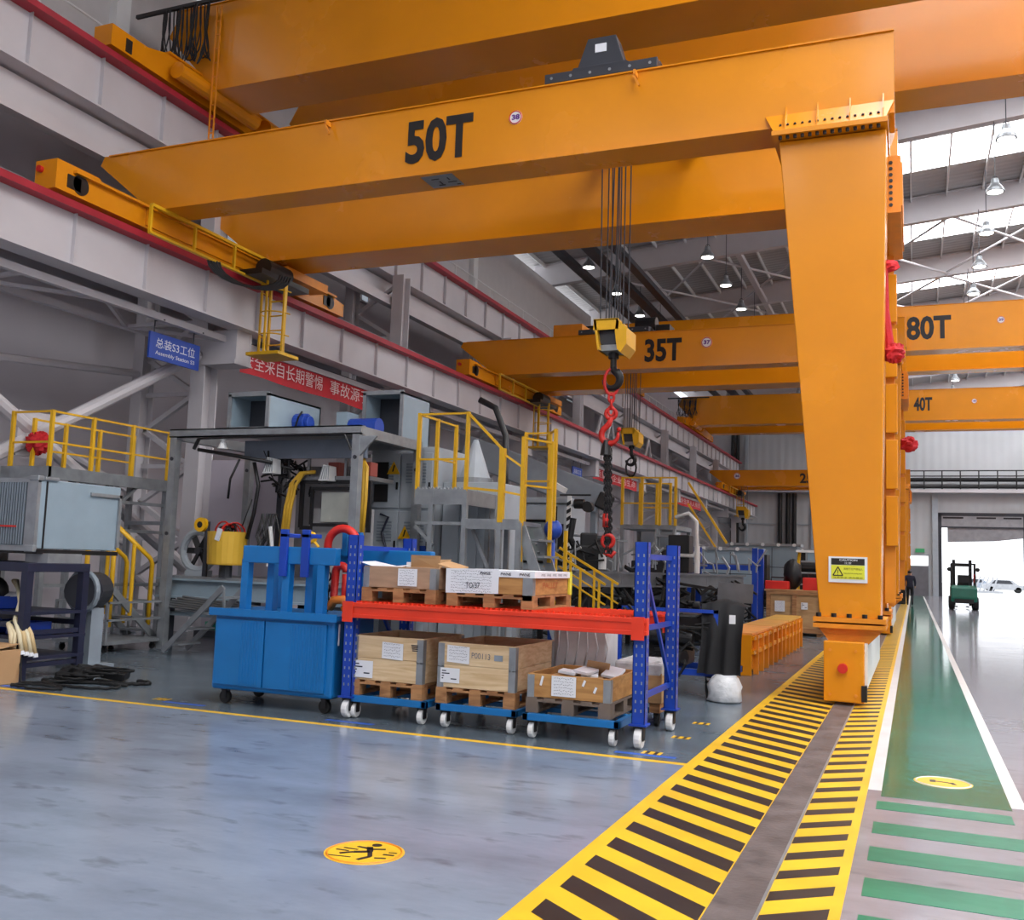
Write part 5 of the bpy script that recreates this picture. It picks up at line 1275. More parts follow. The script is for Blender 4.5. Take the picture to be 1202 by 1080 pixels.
# ------------------------------------------------------------------ yellow railed stair platform
yp = thing('stair_platform', 'grey steel stair platform with tall yellow railing behind the red rack', 'platform', (-6, 13, 0))
XA, XB, YA, YB, ZD = -6.85, -6.05, 12.95, 14.22, 2.5
build('deck', M().box(XA, XB, YA, YB, ZD - .05, ZD), GALV, yp)
build('deck_edge', M().box(XA - .02, XB + .02, YA - .03, YA, ZD - .2, ZD + .02).box(XB, XB + .03, YA, YB, ZD - .2, ZD + .02), GALV, yp)
te = M()
for k in range(13): te.prism([(XA + .06 * k, ZD + .02), (XA + .06 + .06 * k, ZD + .02), (XA + .03 + .06 * k, ZD + .06)], 'y', YA - .03, YA)
build('deck_tread', te, GALV, yp, kind='stuff')
railing(yp, [(XA, YA), (XB, YA)], ZD - .1, 3.65, 2.97)
railing(yp, [(XA, YA + .6), (XA, YB)], ZD - .1, 3.65, 3.05)
build('rail_bar', M().bar((XA, YA, 3.65), (XA, YA + .6, 3.65), .035), YELLOW, yp)
build('lower_landing', M().box(XB, -5.2, YA, YA + .9, 2.02, 2.08).box(XB, -5.2, YA - .03, YA, 1.95, 2.1), GALV, yp)
PTS = [(XB, YA), (-5.48, YA)]
build('slope_rail', M().bar((XB, YA, 3.65), (-5.48, YA, 3.1), .035).bar((XB, YA, 2.55), (-5.48, YA, 2.5), .035), YELLOW, yp)
build('rail_post', M().box(-5.52, -5.44, YA - .04, YA + .04, 2.05, 3.12), YELLOW, yp)
railing(yp, [(XB + .45, YA + 1.2), (-5.2, YA + 1.2), (-5.0, YA + .9)], 2.1, 3.5, 2.75)
build('rail_bar', M().bar((-5.48, YA, 3.05), (-5.2, YA + .1, 2.85), .03).bar((-5.48, YA, 2.5), (-5.2, YA + .1, 2.45), .03), YELLOW, yp)
railing(yp, [(-5.2, YA + .1), (-4.98, YA + .7)], 1.5, 3.28, 2.6)
for z in (2.0,):
    build('crossbar', M().box(XA, -5.2, YA - .02, YA + .02, z, z + .05), GALV, yp)
for x, y in ((XA + .25, YA), (XB, YA), (-5.5, YA), (-5.2, YA), (XA + .7, YB - .2), (XB, YB - .2), (-5.5, YA + .85), (-5.75, YA + .9)): build('leg', M().box(x - .035, x + .035, y - .035, y + .035, 0, ZD if x <= XB + .01 else 2.05), GALV, yp)
build('brace', M().bar((XA, YA, 1.98), (XA + .3, YA, 1.7), .05).bar((XB, YA + .3, 1.95), (-5.55, YA + .4, .8), .05), GALV, yp)
for dy in (.1, .75):
    build('stringer', M().bar((-5.2, YA + dy, 2.0), (-4.45, YA + dy, .05), .04, .14), GALV, yp)
for k in range(8): build('tread', M().box(-5.15 + .09 * k, -4.93 + .09 * k, YA + .12, YA + .73, 1.8 - .235 * k, 1.83 - .235 * k), GALV, yp)
on('blue_sphere_tank', M().ball((-5.02, 13.9, 2.0), .15, 18, 12, (.95, .95, 1)).cyl((-5.02, 13.9, 0), (-5.02, 13.9, 1.88), .04, n=8), BLUE_S, 'round blue tank on a stem beside the yellow stair platform', 'tank', smooth=True)
yr2 = thing('yellow_handrail', 'sloping yellow handrail beyond the yellow stair platform', 'handrail', (-4.5, 14.5, 0))
for y in (14.3, 15.0):
    build('handrail', M().bar((-5.3, y, 1.75), (-4.3, y, 1.2), .03, .035), YELLOW, yr2)
    build('handrail', M().bar((-5.3, y, 1.45), (-4.3, y, .9), .022), YELLOW, yr2)
    for x in (-5.1, -4.7, -4.4): build('rail_post', M().box(x - .016, x + .016, y - .016, y + .016, 0, 1.75 - (x + 5.3) * .55), YELLOW, yr2)
build('tall_post', M().box(-4.98, -4.93, 14.28, 14.33, 0, 2.0), YELLOW, yr2)
# ------------------------------------------------------------------ machines further down the line
def far_machine(x, y, rz, label, kind, sc=1.0):
    m = thing('machine_module', label, 'machine', (x, y, 0), rz, local=True); m.scale = (sc, sc, sc)
    build('base_frame', M().ibeam((-1.0, -.6, .9), (1.0, -.6, .9), .26, .16).ibeam((-1.0, .6, .9), (1.0, .6, .9), .26, .16), STEEL, m)
    for a in (-.9, .9):
        for b in (-.6, .6): build('leg', M().box(a - .05, a + .05, b - .05, b + .05, 0, .78), BLACK, m)
    if kind == 0:
        build('cab', M().box(-.95, .55, -.55, .5, 1.03, 2.35), CABINET, m, bevel=.05)
        build('cab_roof', M().box(-1.0, .6, -.6, .55, 2.35, 2.45), CABINET, m, bevel=.02)
        fr = M().tube([(-.8, -.57, 1.35), (.2, -.57, 1.35), (.3, -.57, 1.45), (.3, -.57, 1.95), (.2, -.57, 2.05), (-.8, -.57, 2.05)], .025, 6, True)
        build('window_seal', fr, BLACK, m); build('window_pane', M().box(-.78, .28, -.555, -.55, 1.37, 2.03), mat('cab_glass', rgb(150, 160, 160), .15), m)
        build('door_gap', M().box(.36, .38, -.56, -.54, 1.1, 2.3).box(.4, .5, -.56, -.55, 1.3, 2.0), BLACK, m)
        build('step', M().box(-1.1, .9, -.95, -.6, .98, 1.04), GALV, m)
    elif kind == 1:
        build('tank', M().cyl((.2, 0, 1.03), (.2, 0, 1.75), .3, n=18), STEEL, m); build('tank_lid', M().cyl((.2, 0, 1.75), (.2, 0, 1.8), .33, n=18), GALV, m)
        build('engine_block', M().box(-.9, -.3, -.4, .4, 1.03, 1.6).box(-.8, -.4, -.3, .3, 1.6, 1.9).box(-.95, -.6, -.45, -.2, 1.2, 1.5), BLACK, m, bevel=.03)
    elif kind == 2:
        build('engine_block', M().box(-.8, .8, -.45, .45, 1.03, 1.5).box(-.5, .6, -.35, .35, 1.5, 1.8).cyl((-.7, -.5, 1.3), (.1, -.5, 1.3), .16, n=12).cyl((.3, -.2, 1.8), (.3, -.2, 2.1), .12, n=10), BLACK, m, bevel=.02)
        build('filter', M().cyl((.45, -.5, 1.1), (.45, -.5, 1.5), .11, n=12), WHITE, m)
    elif kind == 3:
        build('radiator_box', M().box(-1.1, 1.1, -.4, .4, 1.03, 2.3), GREYBLUE, m, bevel=.015)
        build('top_plate', M().box(-1.2, 1.2, -.45, .45, 2.3, 2.38), GALV, m)
        bo = M()
        for k in range(5): bo.cyl((-1 + .5 * k, -.47, 2.34), (-1 + .5 * k, -.45, 2.34), .06, n=8)
        build('lifting_eyes', bo, WHITE, m, kind='stuff')
        build('panel_seam', M().box(.28, .3, -.405, -.4, 1.1, 2.25).box(-1.1, 1.1, -.405, -.4, 1.6, 1.62), DARKGREY, m)
        build('side_ducts', M().box(1.15, 1.35, -.4, .3, 1.0, 2.2).box(-1.35, -1.15, -.4, .3, 1.0, 2.1), BLACK, m)
    hz_ = M(); rr = random.Random(int(x * 10 + y))
    for k in range(18):
        a = Vector((rr.uniform(-1, 1), rr.uniform(-.7, .2), rr.uniform(.2, 1.0)))
        hz_.tube([a, a + Vector((rr.uniform(-.3, .3), rr.uniform(-.2, .2), rr.uniform(-.25, .25))), a + Vector((rr.uniform(-.6, .6), rr.uniform(-.2, .2), rr.uniform(-.3, .1)))], .022, 5)
    build('hose_tangle', hz_, RUBBER, m, kind='stuff')
    lp_ = M()
    for k in range(10):
        a = Vector((rr.uniform(-1, 1), rr.uniform(-.75, -.5), rr.uniform(.75, 1.7)))
        lp_.tube([a, a + Vector((rr.uniform(-.25, .25), 0, rr.uniform(-.05, .3))), a + Vector((rr.uniform(-.4, .4), 0, rr.uniform(.1, .3)))], .025, 6)
    build('pale_pipes', lp_, GALV, m, kind='stuff')
    eb = M().box(-.6, .5, -.4, .4, .3, .75).cyl((-.2, -.45, .5), (.4, -.45, .5), .15, n=10)
    build('sump', eb, BLACK, m, bevel=.02)
    return m
far_machine(-6.7, 18.2, 0, 'pale cab module with black rimmed window beyond the yellow stair platform', 0, 1.12)
far_machine(-7.3, 23.2, 0.1, 'steel tank and black engine module left of the hanging chain', 1, 1.22)
eg = thing('engine_block', 'small black engine with white filter standing on the chassis under the hook chain', 'engine', (-5.2, 16.6, 1.38))
build('block', M().obox((-5.3, 16.7, 1.62), (.55, .5, .42), (0, 0, .3)).obox((-5.35, 16.7, 1.92), (.3, .35, .26), (0, 0, .3)), BLACK, eg, bevel=.03)
build('filter', M().cyl((-5.0, 16.4, 1.42), (-5.0, 16.4, 1.68), .07, n=12), WHITE, eg)
build('exhaust', M().tube([(-5.5, 16.5, 1.7), (-5.6, 16.4, 1.95), (-5.55, 16.4, 2.3)], .06, 8), BLACK, eg)
et = M(); r9 = random.Random(9)
for k in range(16):
    a = Vector((-5.3 + r9.uniform(-.35, .35), 16.35 + r9.uniform(-.1, .1), 1.4 + r9.uniform(0, .6)))
    et.tube([a, a + Vector((r9.uniform(-.15, .15), -.03, r9.uniform(-.15, .15))), a + Vector((r9.uniform(-.25, .25), 0, r9.uniform(-.2, .2)))], .02, 5)
build('hose_tangle', et, RUBBER, eg, kind='stuff')
pn = thing('partition_panel', 'pale lilac grey partition panel standing behind the canopy frame', 'panel', (-11.1, 14.4, 0))
build('panel', M().box(-11.85, -10.35, 14.38, 14.44, .1, 3.15), mat('lilac_grey_panel', rgb(186, 178, 190), .6, var=.04), pn)
build('panel_post', M().box(-10.35, -10.25, 14.34, 14.48, 0, 3.2), DARKGREY, pn)
build('panel_foot', M().box(-11.85, -10.3, 14.2, 14.6, 0, .1), DARKGREY, pn)
far_machine(-4.6, 25.8, 0.0, 'grey blue radiator module with row of lifting eyes', 3, .86)
far_machine(-5.5, 22.0, 0.1, 'dark engine module with pipes beyond the white tube frame', 2, .9)
far_machine(-4.6, 33.5, 0.0, 'farther radiator module behind the first radiator', 3)
far_machine(-3.6, 41, 0.0, 'farthest grey radiator module near end wall', 3)
far_machine(-8.8, 21.5, 0.0, 'dark engine module between columns behind yellow stair platform', 2)
bm2 = thing('boom_arm', 'big grey box section boom sloping down behind yellow stair platform', 'boom', (-7.4, 20, 2.3))
build('arm', M().bar((-9.2, 19.5, 3.95), (-6.3, 20.4, 2.9), .3, .62), LOUVRE, bm2, bevel=.02)
build('arm_head', M().obox((-6.2, 20.4, 2.85), (.35, .35, .35), (0, .4, .3)), BLACK, bm2, bevel=.03)
build('support', M().box(-9.3, -9.1, 19.4, 19.6, 0, 3.9).box(-6.5, -6.38, 20.35, 20.5, 0, 2.75), LOUVRE, bm2)
pl_ = thing('striped_pole', 'slim black and white striped post with lamp cluster beyond cab module', 'post', (-5.6, 17.2, 0))
build('pole', M().box(-5.95, -5.88, 17.2, 17.25, 0, 2.75), WHITE, pl_)
for k in range(11): build('black_band', M().prism([(-5.955, 1.15 + .14 * k), (-5.875, 1.2 + .14 * k), (-5.875, 1.27 + .14 * k), (-5.955, 1.22 + .14 * k)], 'y', 17.19, 17.2), BLACK, pl_)
build('lamp_cluster', M().cyl((-5.8, 17.2, 2.6), (-5.62, 17.2, 2.6), .09, n=12).cyl((-5.55, 17.15, 2.55), (-5.55, 17.3, 2.55), .1, n=12).box(-6.1, -5.5, 17.2, 17.24, 2.75, 2.78), BLACK, pl_)
build('white_lamp', M().obox((-6.1, 17.2, 2.9), (.25, .15, .1), (0, .5, 0)), WHITE, pl_)
wt = thing('tube_frame', 'bent white tube frame on the chassis ahead of the radiator module', 'frame', (-3.7, 18, 1.4))
build('tube', M().tube([(-4.1, 18, 2.42), (-3.85, 18, 2.5), (-3.7, 18, 2.35), (-3.68, 18, 1.85), (-3.75, 18, 1.72), (-4.1, 18, 1.72)], .035, 8), WHITE, wt, smooth=True)
build('tube_leg', M().cyl((-3.68, 18.0, 1.4), (-3.68, 18, 1.9), .05, n=8), WHITE, wt)
build('equipment', M().box(-4.25, -3.85, 18.1, 18.5, 1.4, 2.1), BLACK, wt, bevel=.02)
# second stair platform
sp = thing('stair_platform', 'farther small platform with yellow railing and grey steps', 'platform', (-6.6, 26, 0))
build('deck', M().box(-7.45, -5.9, 26, 28, 2.5, 2.62), GALV, sp)
railing(sp, [(-7.4, 26.02), (-6.85, 26.02), (-6.35, 26.02), (-5.92, 26.02)], 2.6, 3.9, 3.2, .026)
railing(sp, [(-7.4, 27.9), (-6.9, 27.9), (-6.5, 27.9)], 2.6, 3.9, 3.2, .026)
for x, y in ((-7.4, 26.05), (-5.95, 26.05), (-7.4, 27.9), (-5.95, 27.9), (-6.4, 26.05)): build('leg', M().box(x - .05, x + .05, y - .05, y + .05, 0, 2.5), GALV, sp)
for k in range(7): build('tread', M().box(-6.4, -5.95, 25.9 - .12 * k, 26.1 - .12 * k, 2.3 - .33 * k, 2.36 - .33 * k), GALV, sp)
for x in (-6.42, -5.93): build('stringer', M().bar((x, 26.0, 2.5), (x, 25.1, 0.02), .05, .12), GALV, sp)
build('stair_rail', M().bar((-5.9, 27.5, 3.9), (-4.8, 27.5, 2.2), .06).bar((-5.9, 27.5, 3.3), (-4.8, 27.5, 1.6), .05), YELLOW, sp)
on('louvred_cabinet', M().box(-7.6, -6.5, 28.3, 29.3, 0, 2.55).box(-7.5, -6.6, 28.27, 28.3, .3, .5).box(-7.5, -6.6, 28.27, 28.3, .8, 1.0).box(-7.5, -6.6, 28.27, 28.3, 1.3, 1.5).box(-7.5, -6.6, 28.27, 28.3, 1.8, 2.0), CABINET, 'grey louvred cabinet behind farther small platform', 'cabinet')
# chassis on trestles
cz = thing('chassis_frame', 'long grey chassis frame on black trestles behind the blue rack posts', 'chassis', (-4.2, 18, 0))
for dx in (0, 1.0):
    build('side_member', M().ibeam((-5.25 - dx, 15.5, 1.25), (-3.35 - dx, 21.2, 1.25), .26, .14), STEEL, cz)
for k in range(5):
    t = k / 4; x = -5.25 + 1.9 * t; y = 15.5 + 5.7 * t
    build('cross_member', M().bar((x, y, 1.25), (x - 1.0, y, 1.25), .1, .16), STEEL, cz)
for t in (.1, .55, .95):
    x = -5.25 + 1.9 * t; y = 15.5 + 5.7 * t
    build('trestle', M().bar((x - .05, y - .1, 0), (x - .1, y, 1.12), .08).bar((x - .1, y + .5, 0), (x - .1, y, 1.12), .08).bar((x - .9, y - .1, 0), (x - .9, y, 1.12), .08).bar((x - .05, y, .4), (x - .9, y, .4), .06), BLACK, cz)
rr = random.Random(5); tb2 = M()
for k in range(26):
    t = rr.random(); a = Vector((-5.0 + 1.9 * t + rr.uniform(-.8, .15), 15.35 + 5.7 * t, rr.uniform(1.38, 1.5)))
    tb2.tube([a, a + Vector((rr.uniform(-.05, .05), 0, rr.uniform(.1, .5))), a + Vector((rr.uniform(-.3, .3), 0, rr.uniform(.1, .5)))], rr.uniform(.012, .03), 5)
build('pale_pipes', tb2, GALV, cz, kind='stuff')
build('side_plate', M().obox((-2.98, 18.0, 1.08), (.62, .02, .34), (0, .05, .1)), STEEL, cz)
build('plate_bracket', M().bar((-3.2, 18.02, 1.1), (-4.4, 18.02, 1.25), .05), BLACK, cz)
rr = random.Random(3); tb_ = M()
for k in range(60):
    t = rr.random(); a = Vector((-5.1 + 1.9 * t + rr.uniform(-.8, .2), 15.4 + 5.7 * t, rr.uniform(.25, 1.3)))
    tb_.tube([a, a + Vector((rr.uniform(-.3, .3), rr.uniform(-.3, .3), rr.uniform(-.3, .3))), a + Vector((rr.uniform(-.6, .6), rr.uniform(-.4, .4), rr.uniform(-.4, .1)))], rr.uniform(.015, .04), 5)
build('hose_tangle', tb_, RUBBER, cz, kind='stuff')
for i, (t, z, s) in enumerate(((.2, .7, .3), (.45, .6, .35), (.7, .75, .28))):
    x = -5.35 + 1.9 * t; y = 15.5 + 5.7 * t
    build('axle_housing', M().cyl((x - .9, y, z), (x + .1, y, z), .1, n=10).ball((x - .4, y, z), s, 12, 8), BLACK, cz, smooth=True)
# dolly with draped engine parts
dl = thing('engine_dolly', 'blue framed dolly carrying dark engine parts and black drape', 'dolly', (-2.4, 11.6, 0))
build('frame', M().box(-3.3, -1.95, 11.5, 11.56, .26, .33).box(-3.3, -1.95, 12.3, 12.36, .26, .33).box(-3.3, -3.24, 11.5, 12.36, .26, .33).box(-2.01, -1.95, 11.5, 12.36, .26, .33), BLUE_D, dl)
build('upper_rail', M().box(-3.3, -2.1, 11.5, 11.55, .98, 1.02).box(-3.3, -3.25, 11.5, 11.55, .33, 1.02).box(-2.15, -2.1, 11.5, 11.55, .33, 1.02), BLUE_D, dl)
for x, y in ((-3.2, 11.6), (-2.2, 11.6), (-3.2, 12.25), (-2.2, 12.25)): caster(dl, x, y, .1, .26, RUBBER, 'x')
build('engine_parts', M().box(-3.1, -2.5, 11.65, 12.2, .34, .6).cyl((-2.95, 11.6, .7), (-2.4, 11.62, .68), .11, n=12).box(-2.9, -2.3, 11.7, 12.2, .62, .95).cyl((-2.7, 11.7, .45), (-2.5, 11.55, .45), .1, n=12), BLACK, dl, bevel=.03)
ep = M()
for k in range(24):
    a = Vector((random.uniform(-3.2, -2.3), random.uniform(11.48, 11.7), random.uniform(.4, 1.05)))
    ep.tube([a, a + Vector((random.uniform(-.2, .2), -.02, random.uniform(-.12, .12))), a + Vector((random.uniform(-.35, .35), 0, random.uniform(-.2, .1)))], .018, 5)
build('hose_tangle', ep, RUBBER, dl, kind='stuff')
dp = M(); n = 14
for i in range(n + 1):
    u = i / n; x = -2.3 + .52 * u; w = .05 * math.sin(u * 17)
    dp.v += [(x - .02 + w * .3, 11.42 + w, .3), (x + .02 - .06 * u, 11.47 + w * .6, .7), (x - .02 * u, 11.55 + w * .2, 1.12 - .1 * abs(u - .4)), (x, 12.0, 1.14 - .12 * abs(u - .4))]
for i in range(n):
    for j in range(3): dp.f.append((4 * i + j, 4 * i + 4 + j, 4 * i + 5 + j, 4 * i + 1 + j))
dpo = on('black_drape', dp, mat('black_cloth', rgb(17, 17, 21), .85), 'black cloth draped over end of the blue engine dolly', 'cloth', smooth=True)
build('white_tag', M().box(-1.95, -1.88, 11.38, 11.385, .88, .98), PAPER, dpo)
pb = M().lathe((-2.0, 11.45, 0), [(.17, 0), (.2, .02), (.18, .1), (.2, .18), (.15, .27), (.12, .3)], 14)
for i in range(len(pb.v)): v = pb.v[i]; pb.v[i] = (v[0] + random.uniform(-.015, .015), v[1] + random.uniform(-.015, .015), v[2])
on('plastic_bag', pb, PLASTIC, 'translucent white plastic bag on the floor under black drape', 'bag', smooth=True)
# orange ballast blocks
ob = thing('ballast_trough', 'long orange ribbed steel ballast trough on the floor left of the gantry leg', 'trough', (-2.3, 17.5, 0))
OX0, OX1, OY0, OY1 = -2.62, -2.16, 14.4, 21.0
build('body', M().box(OX0, OX1, OY0, OY1, .08, .56), ORANGE_D, ob)
build('end_plate', M().box(OX0 - .02, OX1 + .02, OY0 - .03, OY0, .0, .58), ORANGE, ob, bevel=.01)
for k in range(3): build('lid', M().box(OX0 - .02, OX1 + .02, OY0 + 2.2 * k + .02, OY0 + 2.2 * k + 2.17, .56, .60), mat('lid_orange_%d' % k, rgb(222 - 8 * k, 146 + 6 * k, 66), .6), ob, bevel=.006)
for k in range(12): build('rib', M().box(OX1, OX1 + .07, OY0 + .25 + .55 * k, OY0 + .33 + .55 * k, .0, .56), ORANGE_D, ob)
build('side_rail', M().box(OX1, OX1 + .05, OY0, OY1, .3, .36).box(OX1, OX1 + .05, OY0, OY1, .5, .55), ORANGE, ob)
# wooden shipping crate and things on it
wcr = thing('shipping_crate', 'tall brown plywood shipping crate behind orange trough', 'crate', (-2.7, 24.5, 0))
build('ply_body', M().box(-3.25, -1.95, 24.05, 25.2, .1, 1.02), WOODO, wcr)
for x in (-3.25, -2.66, -2.05): build('batten', M().box(x, x + .1, 24.0, 24.05, .05, 1.05), WOODP, wcr)
for z in (.08, .95): build('batten', M().box(-3.25, -1.95, 23.99, 24.04, z, z + .1), WOODP, wcr)
build('lid', M().box(-3.3, -1.9, 24.0, 25.25, 1.02, 1.06), WOODO, wcr)
for x in (-3.2, -2.6, -2.1): build('runner', M().box(x, x + .1, 24.0, 25.2, 0, .1), WOODP, wcr)
paper(wcr, -3.05, -2.82, .55, .8, 23.98, 0); paper(wcr, -2.45, -2.3, .62, .78, 23.98, 1)
for i, (x, y, m_, w) in enumerate(((-3.05, 24.5, RED, .55), (-2.2, 24.5, RED, .5))):
    b = thing('toolbox', ['low red toolbox on the left end of plywood crate', 'red toolbox on right end of plywood crate'][i], 'toolbox', (x, y, 1.06))
    build('body', M().box(x - w / 2, x + w / 2, y - .2, y + .2, 1.06, 1.26 + .1 * i), m_, b, bevel=.02); build('handle', M().tube([(x - .15, y, 1.26 + .1 * i), (x - .15, y, 1.34 + .1 * i), (x + .15, y, 1.34 + .1 * i), (x + .15, y, 1.26 + .1 * i)], .02, 6), BLACK, b)
on('black_sack', M().ball((-2.72, 24.7, 1.42), .28, 14, 10, (.8, .7, 1.28), .1), BLACK, 'upright black sack between the two red toolboxes', 'sack', smooth=True)
af = thing('step_ladder', 'grey and yellow step ladder standing behind the red toolbox', 'ladder', (-2.2, 27, 0))
for x in (-2.9, -2.2): build('stile', M().bar((x, 27.4, 0), (x + .12, 26.8, 2.0), .06, .08).bar((x, 26.2, 0), (x + .12, 26.8, 2.0), .06, .08), HOOKYEL, af)
for k in range(6): build('tread', M().box(-2.85 + .02 * k, -2.1, 26.25 + .09 * k, 26.4 + .09 * k, .25 + .3 * k, .29 + .3 * k), GALV, af)
build('top_cap', M().box(-2.85, -2.0, 26.6, 27.0, 2.0, 2.06), WHITE, af)
on('timber_plank', M().bar((-1.62, 24.0, 0.0), (-1.78, 25.3, 1.9), .2, .04), WOODO, 'pale timber plank leaning beside plywood crate near the leg', 'plank')
on('black_roll_stack', M().cyl((-3.4, 30, 1.6), (-1.9, 30, 1.6), .18, n=12).box(-3.3, -2.0, 29.8, 30.2, 0, 1.45), BLACK, 'dark rolled material on a stand behind the step ladder', 'roll')
fr2 = thing('mobile_rack', 'far blue rack frame beside the radiator modules', 'rack', (-4.2, 23.5, 0))
for x in (-4.9, -3.4):
    for y in (23.2, 24.2): build('upright', M().box(x - .06, x + .06, y - .06, y + .06, 0, 2.0), BLUE_D, fr2)
for y in (23.2, 24.2): build('beam', M().box(-4.9, -3.4, y - .04, y + .04, 1.48, 1.6), BLUE_D, fr2)
build('shelf', M().box(-4.9, -3.4, 23.2, 24.2, 1.6, 1.63), STEEL, fr2)
# ------------------------------------------------------------------ forklift
fk = thing('forklift', 'green forklift with black mast driving towards bright doorway', 'forklift', (2.12, 50.5, 0))
fx = 2.12
build('counterweight', M().prism([(49.9, .35), (49.8, .55), (49.85, 1.0), (50.2, 1.12), (51.6, 1.05), (51.7, .4)], 'x', fx - .55, fx + .55), GREEN, fk, bevel=.05)
build('rear_grille', M().box(fx - .4, fx + .4, 49.8, 49.86, .3, .5), BLACK, fk)
for x in (fx - .5, fx + .5):
    for y in (50.2, 51.5): build('wheel', M().wheel((x, y, .3), .3, .22, 'x', 20), RUBBER, fk)
build('seat', M().box(fx - .25, fx + .25, 50.5, 50.95, 1.1, 1.22).box(fx - .25, fx + .25, 50.42, 50.55, 1.2, 1.6), BLACK, fk, bevel=.03)
for x in (fx - .5, fx + .5):
    build('guard_post', M().bar((x, 50.15, 1.05), (x * .98 + fx * .02, 50.4, 2.1), .06).bar((x, 51.5, 1.05), (x, 51.3, 2.1), .06), BLACK, fk)
gb = M().box(fx - .52, fx + .52, 50.35, 50.42, 2.08, 2.14).box(fx - .52, fx + .52, 51.28, 51.34, 2.08, 2.14)
for k in range(6): gb.box(fx - .5 + .19 * k, fx - .45 + .19 * k, 50.35, 51.34, 2.09, 2.13)
build('overhead_guard', gb, BLACK, fk)
for x in (fx - .36, fx + .36): build('mast_rail', M().box(x - .07, x + .07, 51.8, 51.98, .15, 2.32), BLACK, fk)
build('mast_crossbar', M().box(fx - .36, fx + .36, 51.85, 51.95, 2.0, 2.1).box(fx - .36, fx + .36, 51.85, 51.95, 1.0, 1.1), BLACK, fk)
for x in (fx - .25, fx + .25): build('fork', M().box(x - .06, x + .06, 51.98, 53.0, .06, .11), STEEL, fk)
for x in (fx - .6, fx + .6): build('mirror', M().ball((x, 50.4, 1.85), .1, 10, 6, (1, .4, 1)), BLACK, fk)
build('warning_light', M().cyl((fx + .45, 50.3, 1.25), (fx + .45, 50.3, 1.65), .04, n=8), RED, fk)
build('steering_column', M().bar((fx, 51.4, 1.0), (fx, 51.2, 1.5), .05), BLACK, fk)
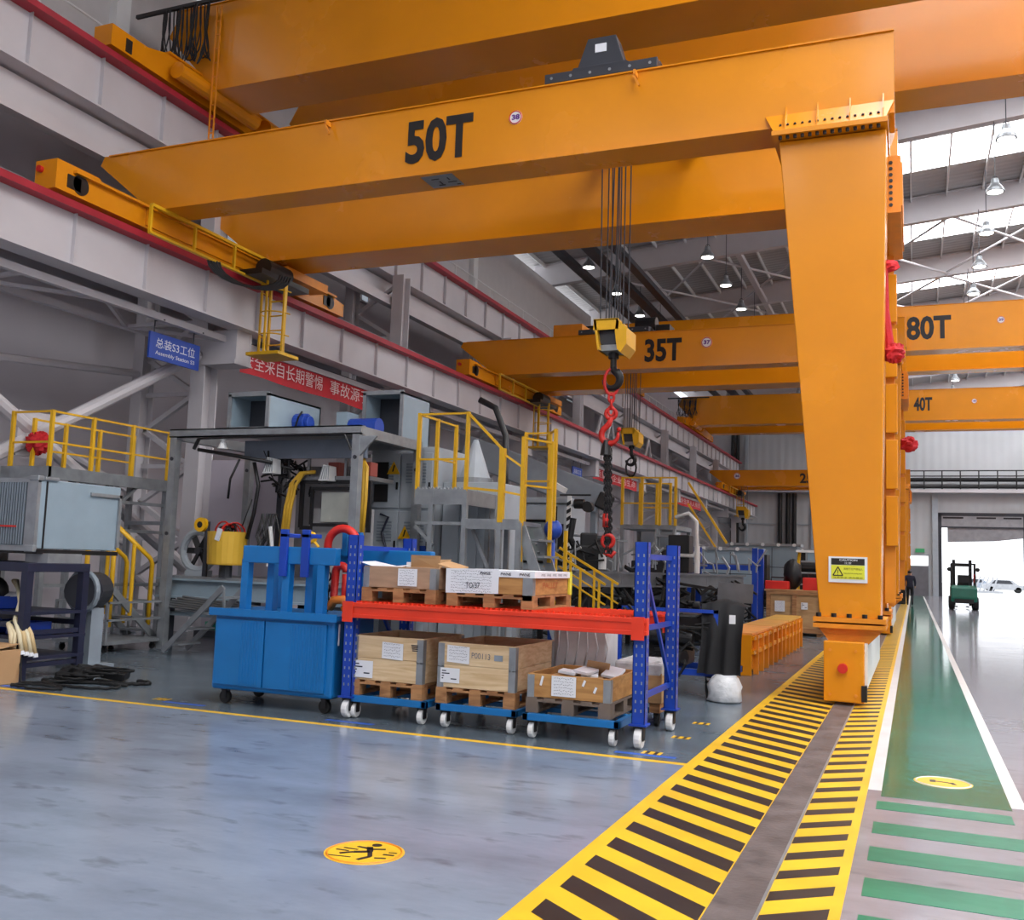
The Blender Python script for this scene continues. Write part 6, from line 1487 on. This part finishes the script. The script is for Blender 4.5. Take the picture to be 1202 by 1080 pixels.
# ------------------------------------------------------------------ person walking beside the cranes
def person(px, py):
    J = {'pelvis': (0, 0, .95), 'waist': (0, .02, 1.1), 'chest': (0, .03, 1.32), 'neck': (0, .05, 1.49), 'head': (0, .07, 1.6), 'crown': (0, .06, 1.71),
         'hipL': (-.1, 0, .9), 'kneeL': (-.11, .2, .5), 'ankL': (-.11, .12, .1), 'toeL': (-.11, .3, .04),
         'hipR': (.1, 0, .9), 'kneeR': (.11, .02, .48), 'ankR': (.11, -.3, .14), 'toeR': (.11, -.16, .03),
         'shL': (-.19, .03, 1.42), 'elL': (-.25, -.1, 1.15), 'wrL': (-.25, -.02, .92),
         'shR': (.19, .03, 1.42), 'elR': (.25, .08, 1.14), 'wrR': (.24, .25, .98)}
    Rr = {'pelvis': .16, 'waist': .145, 'chest': .17, 'neck': .062, 'head': .1, 'crown': .07, 'hipL': .1, 'hipR': .1, 'kneeL': .07, 'kneeR': .07, 'ankL': .05, 'ankR': .05, 'toeL': .04, 'toeR': .04,
          'shL': .08, 'shR': .08, 'elL': .055, 'elR': .055, 'wrL': .038, 'wrR': .038}
    E_ = [('pelvis', 'waist'), ('waist', 'chest'), ('chest', 'neck'), ('neck', 'head'), ('head', 'crown'), ('pelvis', 'hipL'), ('hipL', 'kneeL'), ('kneeL', 'ankL'), ('ankL', 'toeL'), ('pelvis', 'hipR'), ('hipR', 'kneeR'), ('kneeR', 'ankR'), ('ankR', 'toeR'),
          ('chest', 'shL'), ('shL', 'elL'), ('elL', 'wrL'), ('chest', 'shR'), ('shR', 'elR'), ('elR', 'wrR')]
    # five short fingers on each hand
    for s, w, d in (('L', J['wrL'], (0, .25, -1)), ('R', J['wrR'], (0, .6, -.6))):
        dv = Vector(d).normalized(); b = Vector(w)
        pm = 'palm' + s; J[pm] = tuple(b + dv * .07); Rr[pm] = .032; E_.append(('wr' + s, pm))
        for k in range(4):
            kn, tp = 'k%s%d' % (s, k), 't%s%d' % (s, k); o = Vector((0, 1, .3)).normalized() * (.024 * (k - 1.5))
            J[kn] = tuple(b + dv * .115 + o); J[tp] = tuple(b + dv * (.165 + (.01 if k in (1, 2) else 0)) + o + Vector((.012 if s == 'L' else -.012, .01, 0)))
            Rr[kn] = .0095; Rr[tp] = .008; E_ += [(pm, kn), (kn, tp)]
        J['th' + s] = tuple(b + dv * .08 + Vector((.02 if s == 'L' else -.02, .05, .0))); Rr['th' + s] = .01; E_.append((pm, 'th' + s))
    ks = list(J); d = bpy.data.meshes.new('body'); d.from_pydata([J[k] for k in ks], [(ks.index(a), ks.index(b)) for a, b in E_], [])
    o = bpy.data.objects.new('body', d); COL.objects.link(o)
    md = o.modifiers.new('skin', 'SKIN'); sv = d.skin_vertices[0].data
    for i, k in enumerate(ks):
        sv[i].radius = (Rr[k], Rr[k] * (.75 if k in ('chest', 'waist', 'pelvis') else 1)); sv[i].use_root = (k == 'pelvis')
    o.modifiers.new('sub', 'SUBSURF').levels = 2; o.modifiers['sub'].render_levels = 2
    dg = bpy.context.evaluated_depsgraph_get(); me = bpy.data.meshes.new_from_object(o.evaluated_get(dg))
    bpy.data.objects.remove(o)
    for m_ in (CLOTHES, SKIN, mat('dark_trousers', rgb(26, 26, 34), .8), BLACK): me.materials.append(m_)
    for p in me.polygons:
        p.use_smooth = True; c = p.center
        p.material_index = 1 if c.z > 1.5 else 3 if c.z < .1 else 2 if (c.z < .92 and abs(c.x) < .2) else 1 if (c.z < .97 and abs(c.x) > .2) else 0
    r = thing('person', 'person in dark blue work jacket walking beside the far crane leg', 'person', (px, py, 0), local=True)
    b = bpy.data.objects.new('body', me); COL.objects.link(b); b.parent = r
    build('hair', M().ball((0, .05, 1.66), .105, 14, 8, (.95, 1.05, .8)), BLACK, r, smooth=True)
    fc = M()
    for x in (-.035, .035): fc.ball((x, .165, 1.62), .012, 8, 6)
    build('eyes', fc, BLACK, r); build('nose', M().ball((0, .175, 1.595), .016, 8, 6, (.8, 1, 1.3)), SKIN, r, smooth=True)
    build('mouth', M().ball((0, .16, 1.555), .022, 8, 6, (1, .5, .3)), mat('lips', rgb(150, 90, 84), .6), r)
    for x in (-.1, .1): build('ear', M().ball((x, .07, 1.605), .025, 8, 6, (.4, .8, 1.2)), SKIN, r, smooth=True)
    return r
prs = person(-.2, 53.0)
pc = thing('utility_cabinet', 'dark floor cabinet beside the walking person', 'cabinet', (-.55, 55, 0))
build('body', M().box(-.9, -.4, 54.8, 55.3, .05, 1.3), DARKGREY, pc, bevel=.02); build('door', M().box(-.86, -.44, 54.77, 54.8, .15, 1.25), BLACK, pc); build('plinth', M().box(-.88, -.42, 54.82, 55.28, 0, .05), BLACK, pc)
# ------------------------------------------------------------------ outside the doorway
OUTG = mat('pale_outdoor_metal', rgb(176, 178, 184), .6)
def car(x, y, col, label):
    c = thing('parked_car', label, 'car', (x, y, -.01), local=False)
    build('body', M().prism([(x - 2.1, .3), (x + 2.1, .3), (x + 2.1, .75), (x + 1.3, .85), (x + .7, 1.35), (x - 1.0, 1.38), (x - 1.7, .9), (x - 2.1, .8)], 'y', y, y + 1.7), col, c, bevel=.06)
    for a in (-1.3, 1.3):
        for b in (.1, 1.6): build('wheel', M().wheel((x + a, y + b, .31), .32, .2, 'y', 16), RUBBER, c)
    build('side_windows', M().prism([(x - 1.3, .92), (x + .8, .92), (x + .5, 1.28), (x - .95, 1.3)], 'y', y - .01, y + .01), DARKGREY, c)
car(9.0, 118, OUTG, 'pale grey car parked outside the bright doorway')
car(7.0, 132, mat('pale_blue_car', rgb(150, 160, 176), .5), 'pale blue car parked farther outside the bright doorway')
sdl = thing('pallet_stack', 'pale stack of steel frames outside doorway beside the cars', 'frames', (6.4, 110, 0))
for k in range(6): build('frame_bar', M().bar((5.2 + .4 * k, 110, 0), (5.8 + .4 * k, 110.5, 1.6), .1), OUTG, sdl)
build('frame_base', M().box(5.0, 8.2, 109.8, 110.8, -.01, .2), OUTG, sdl)
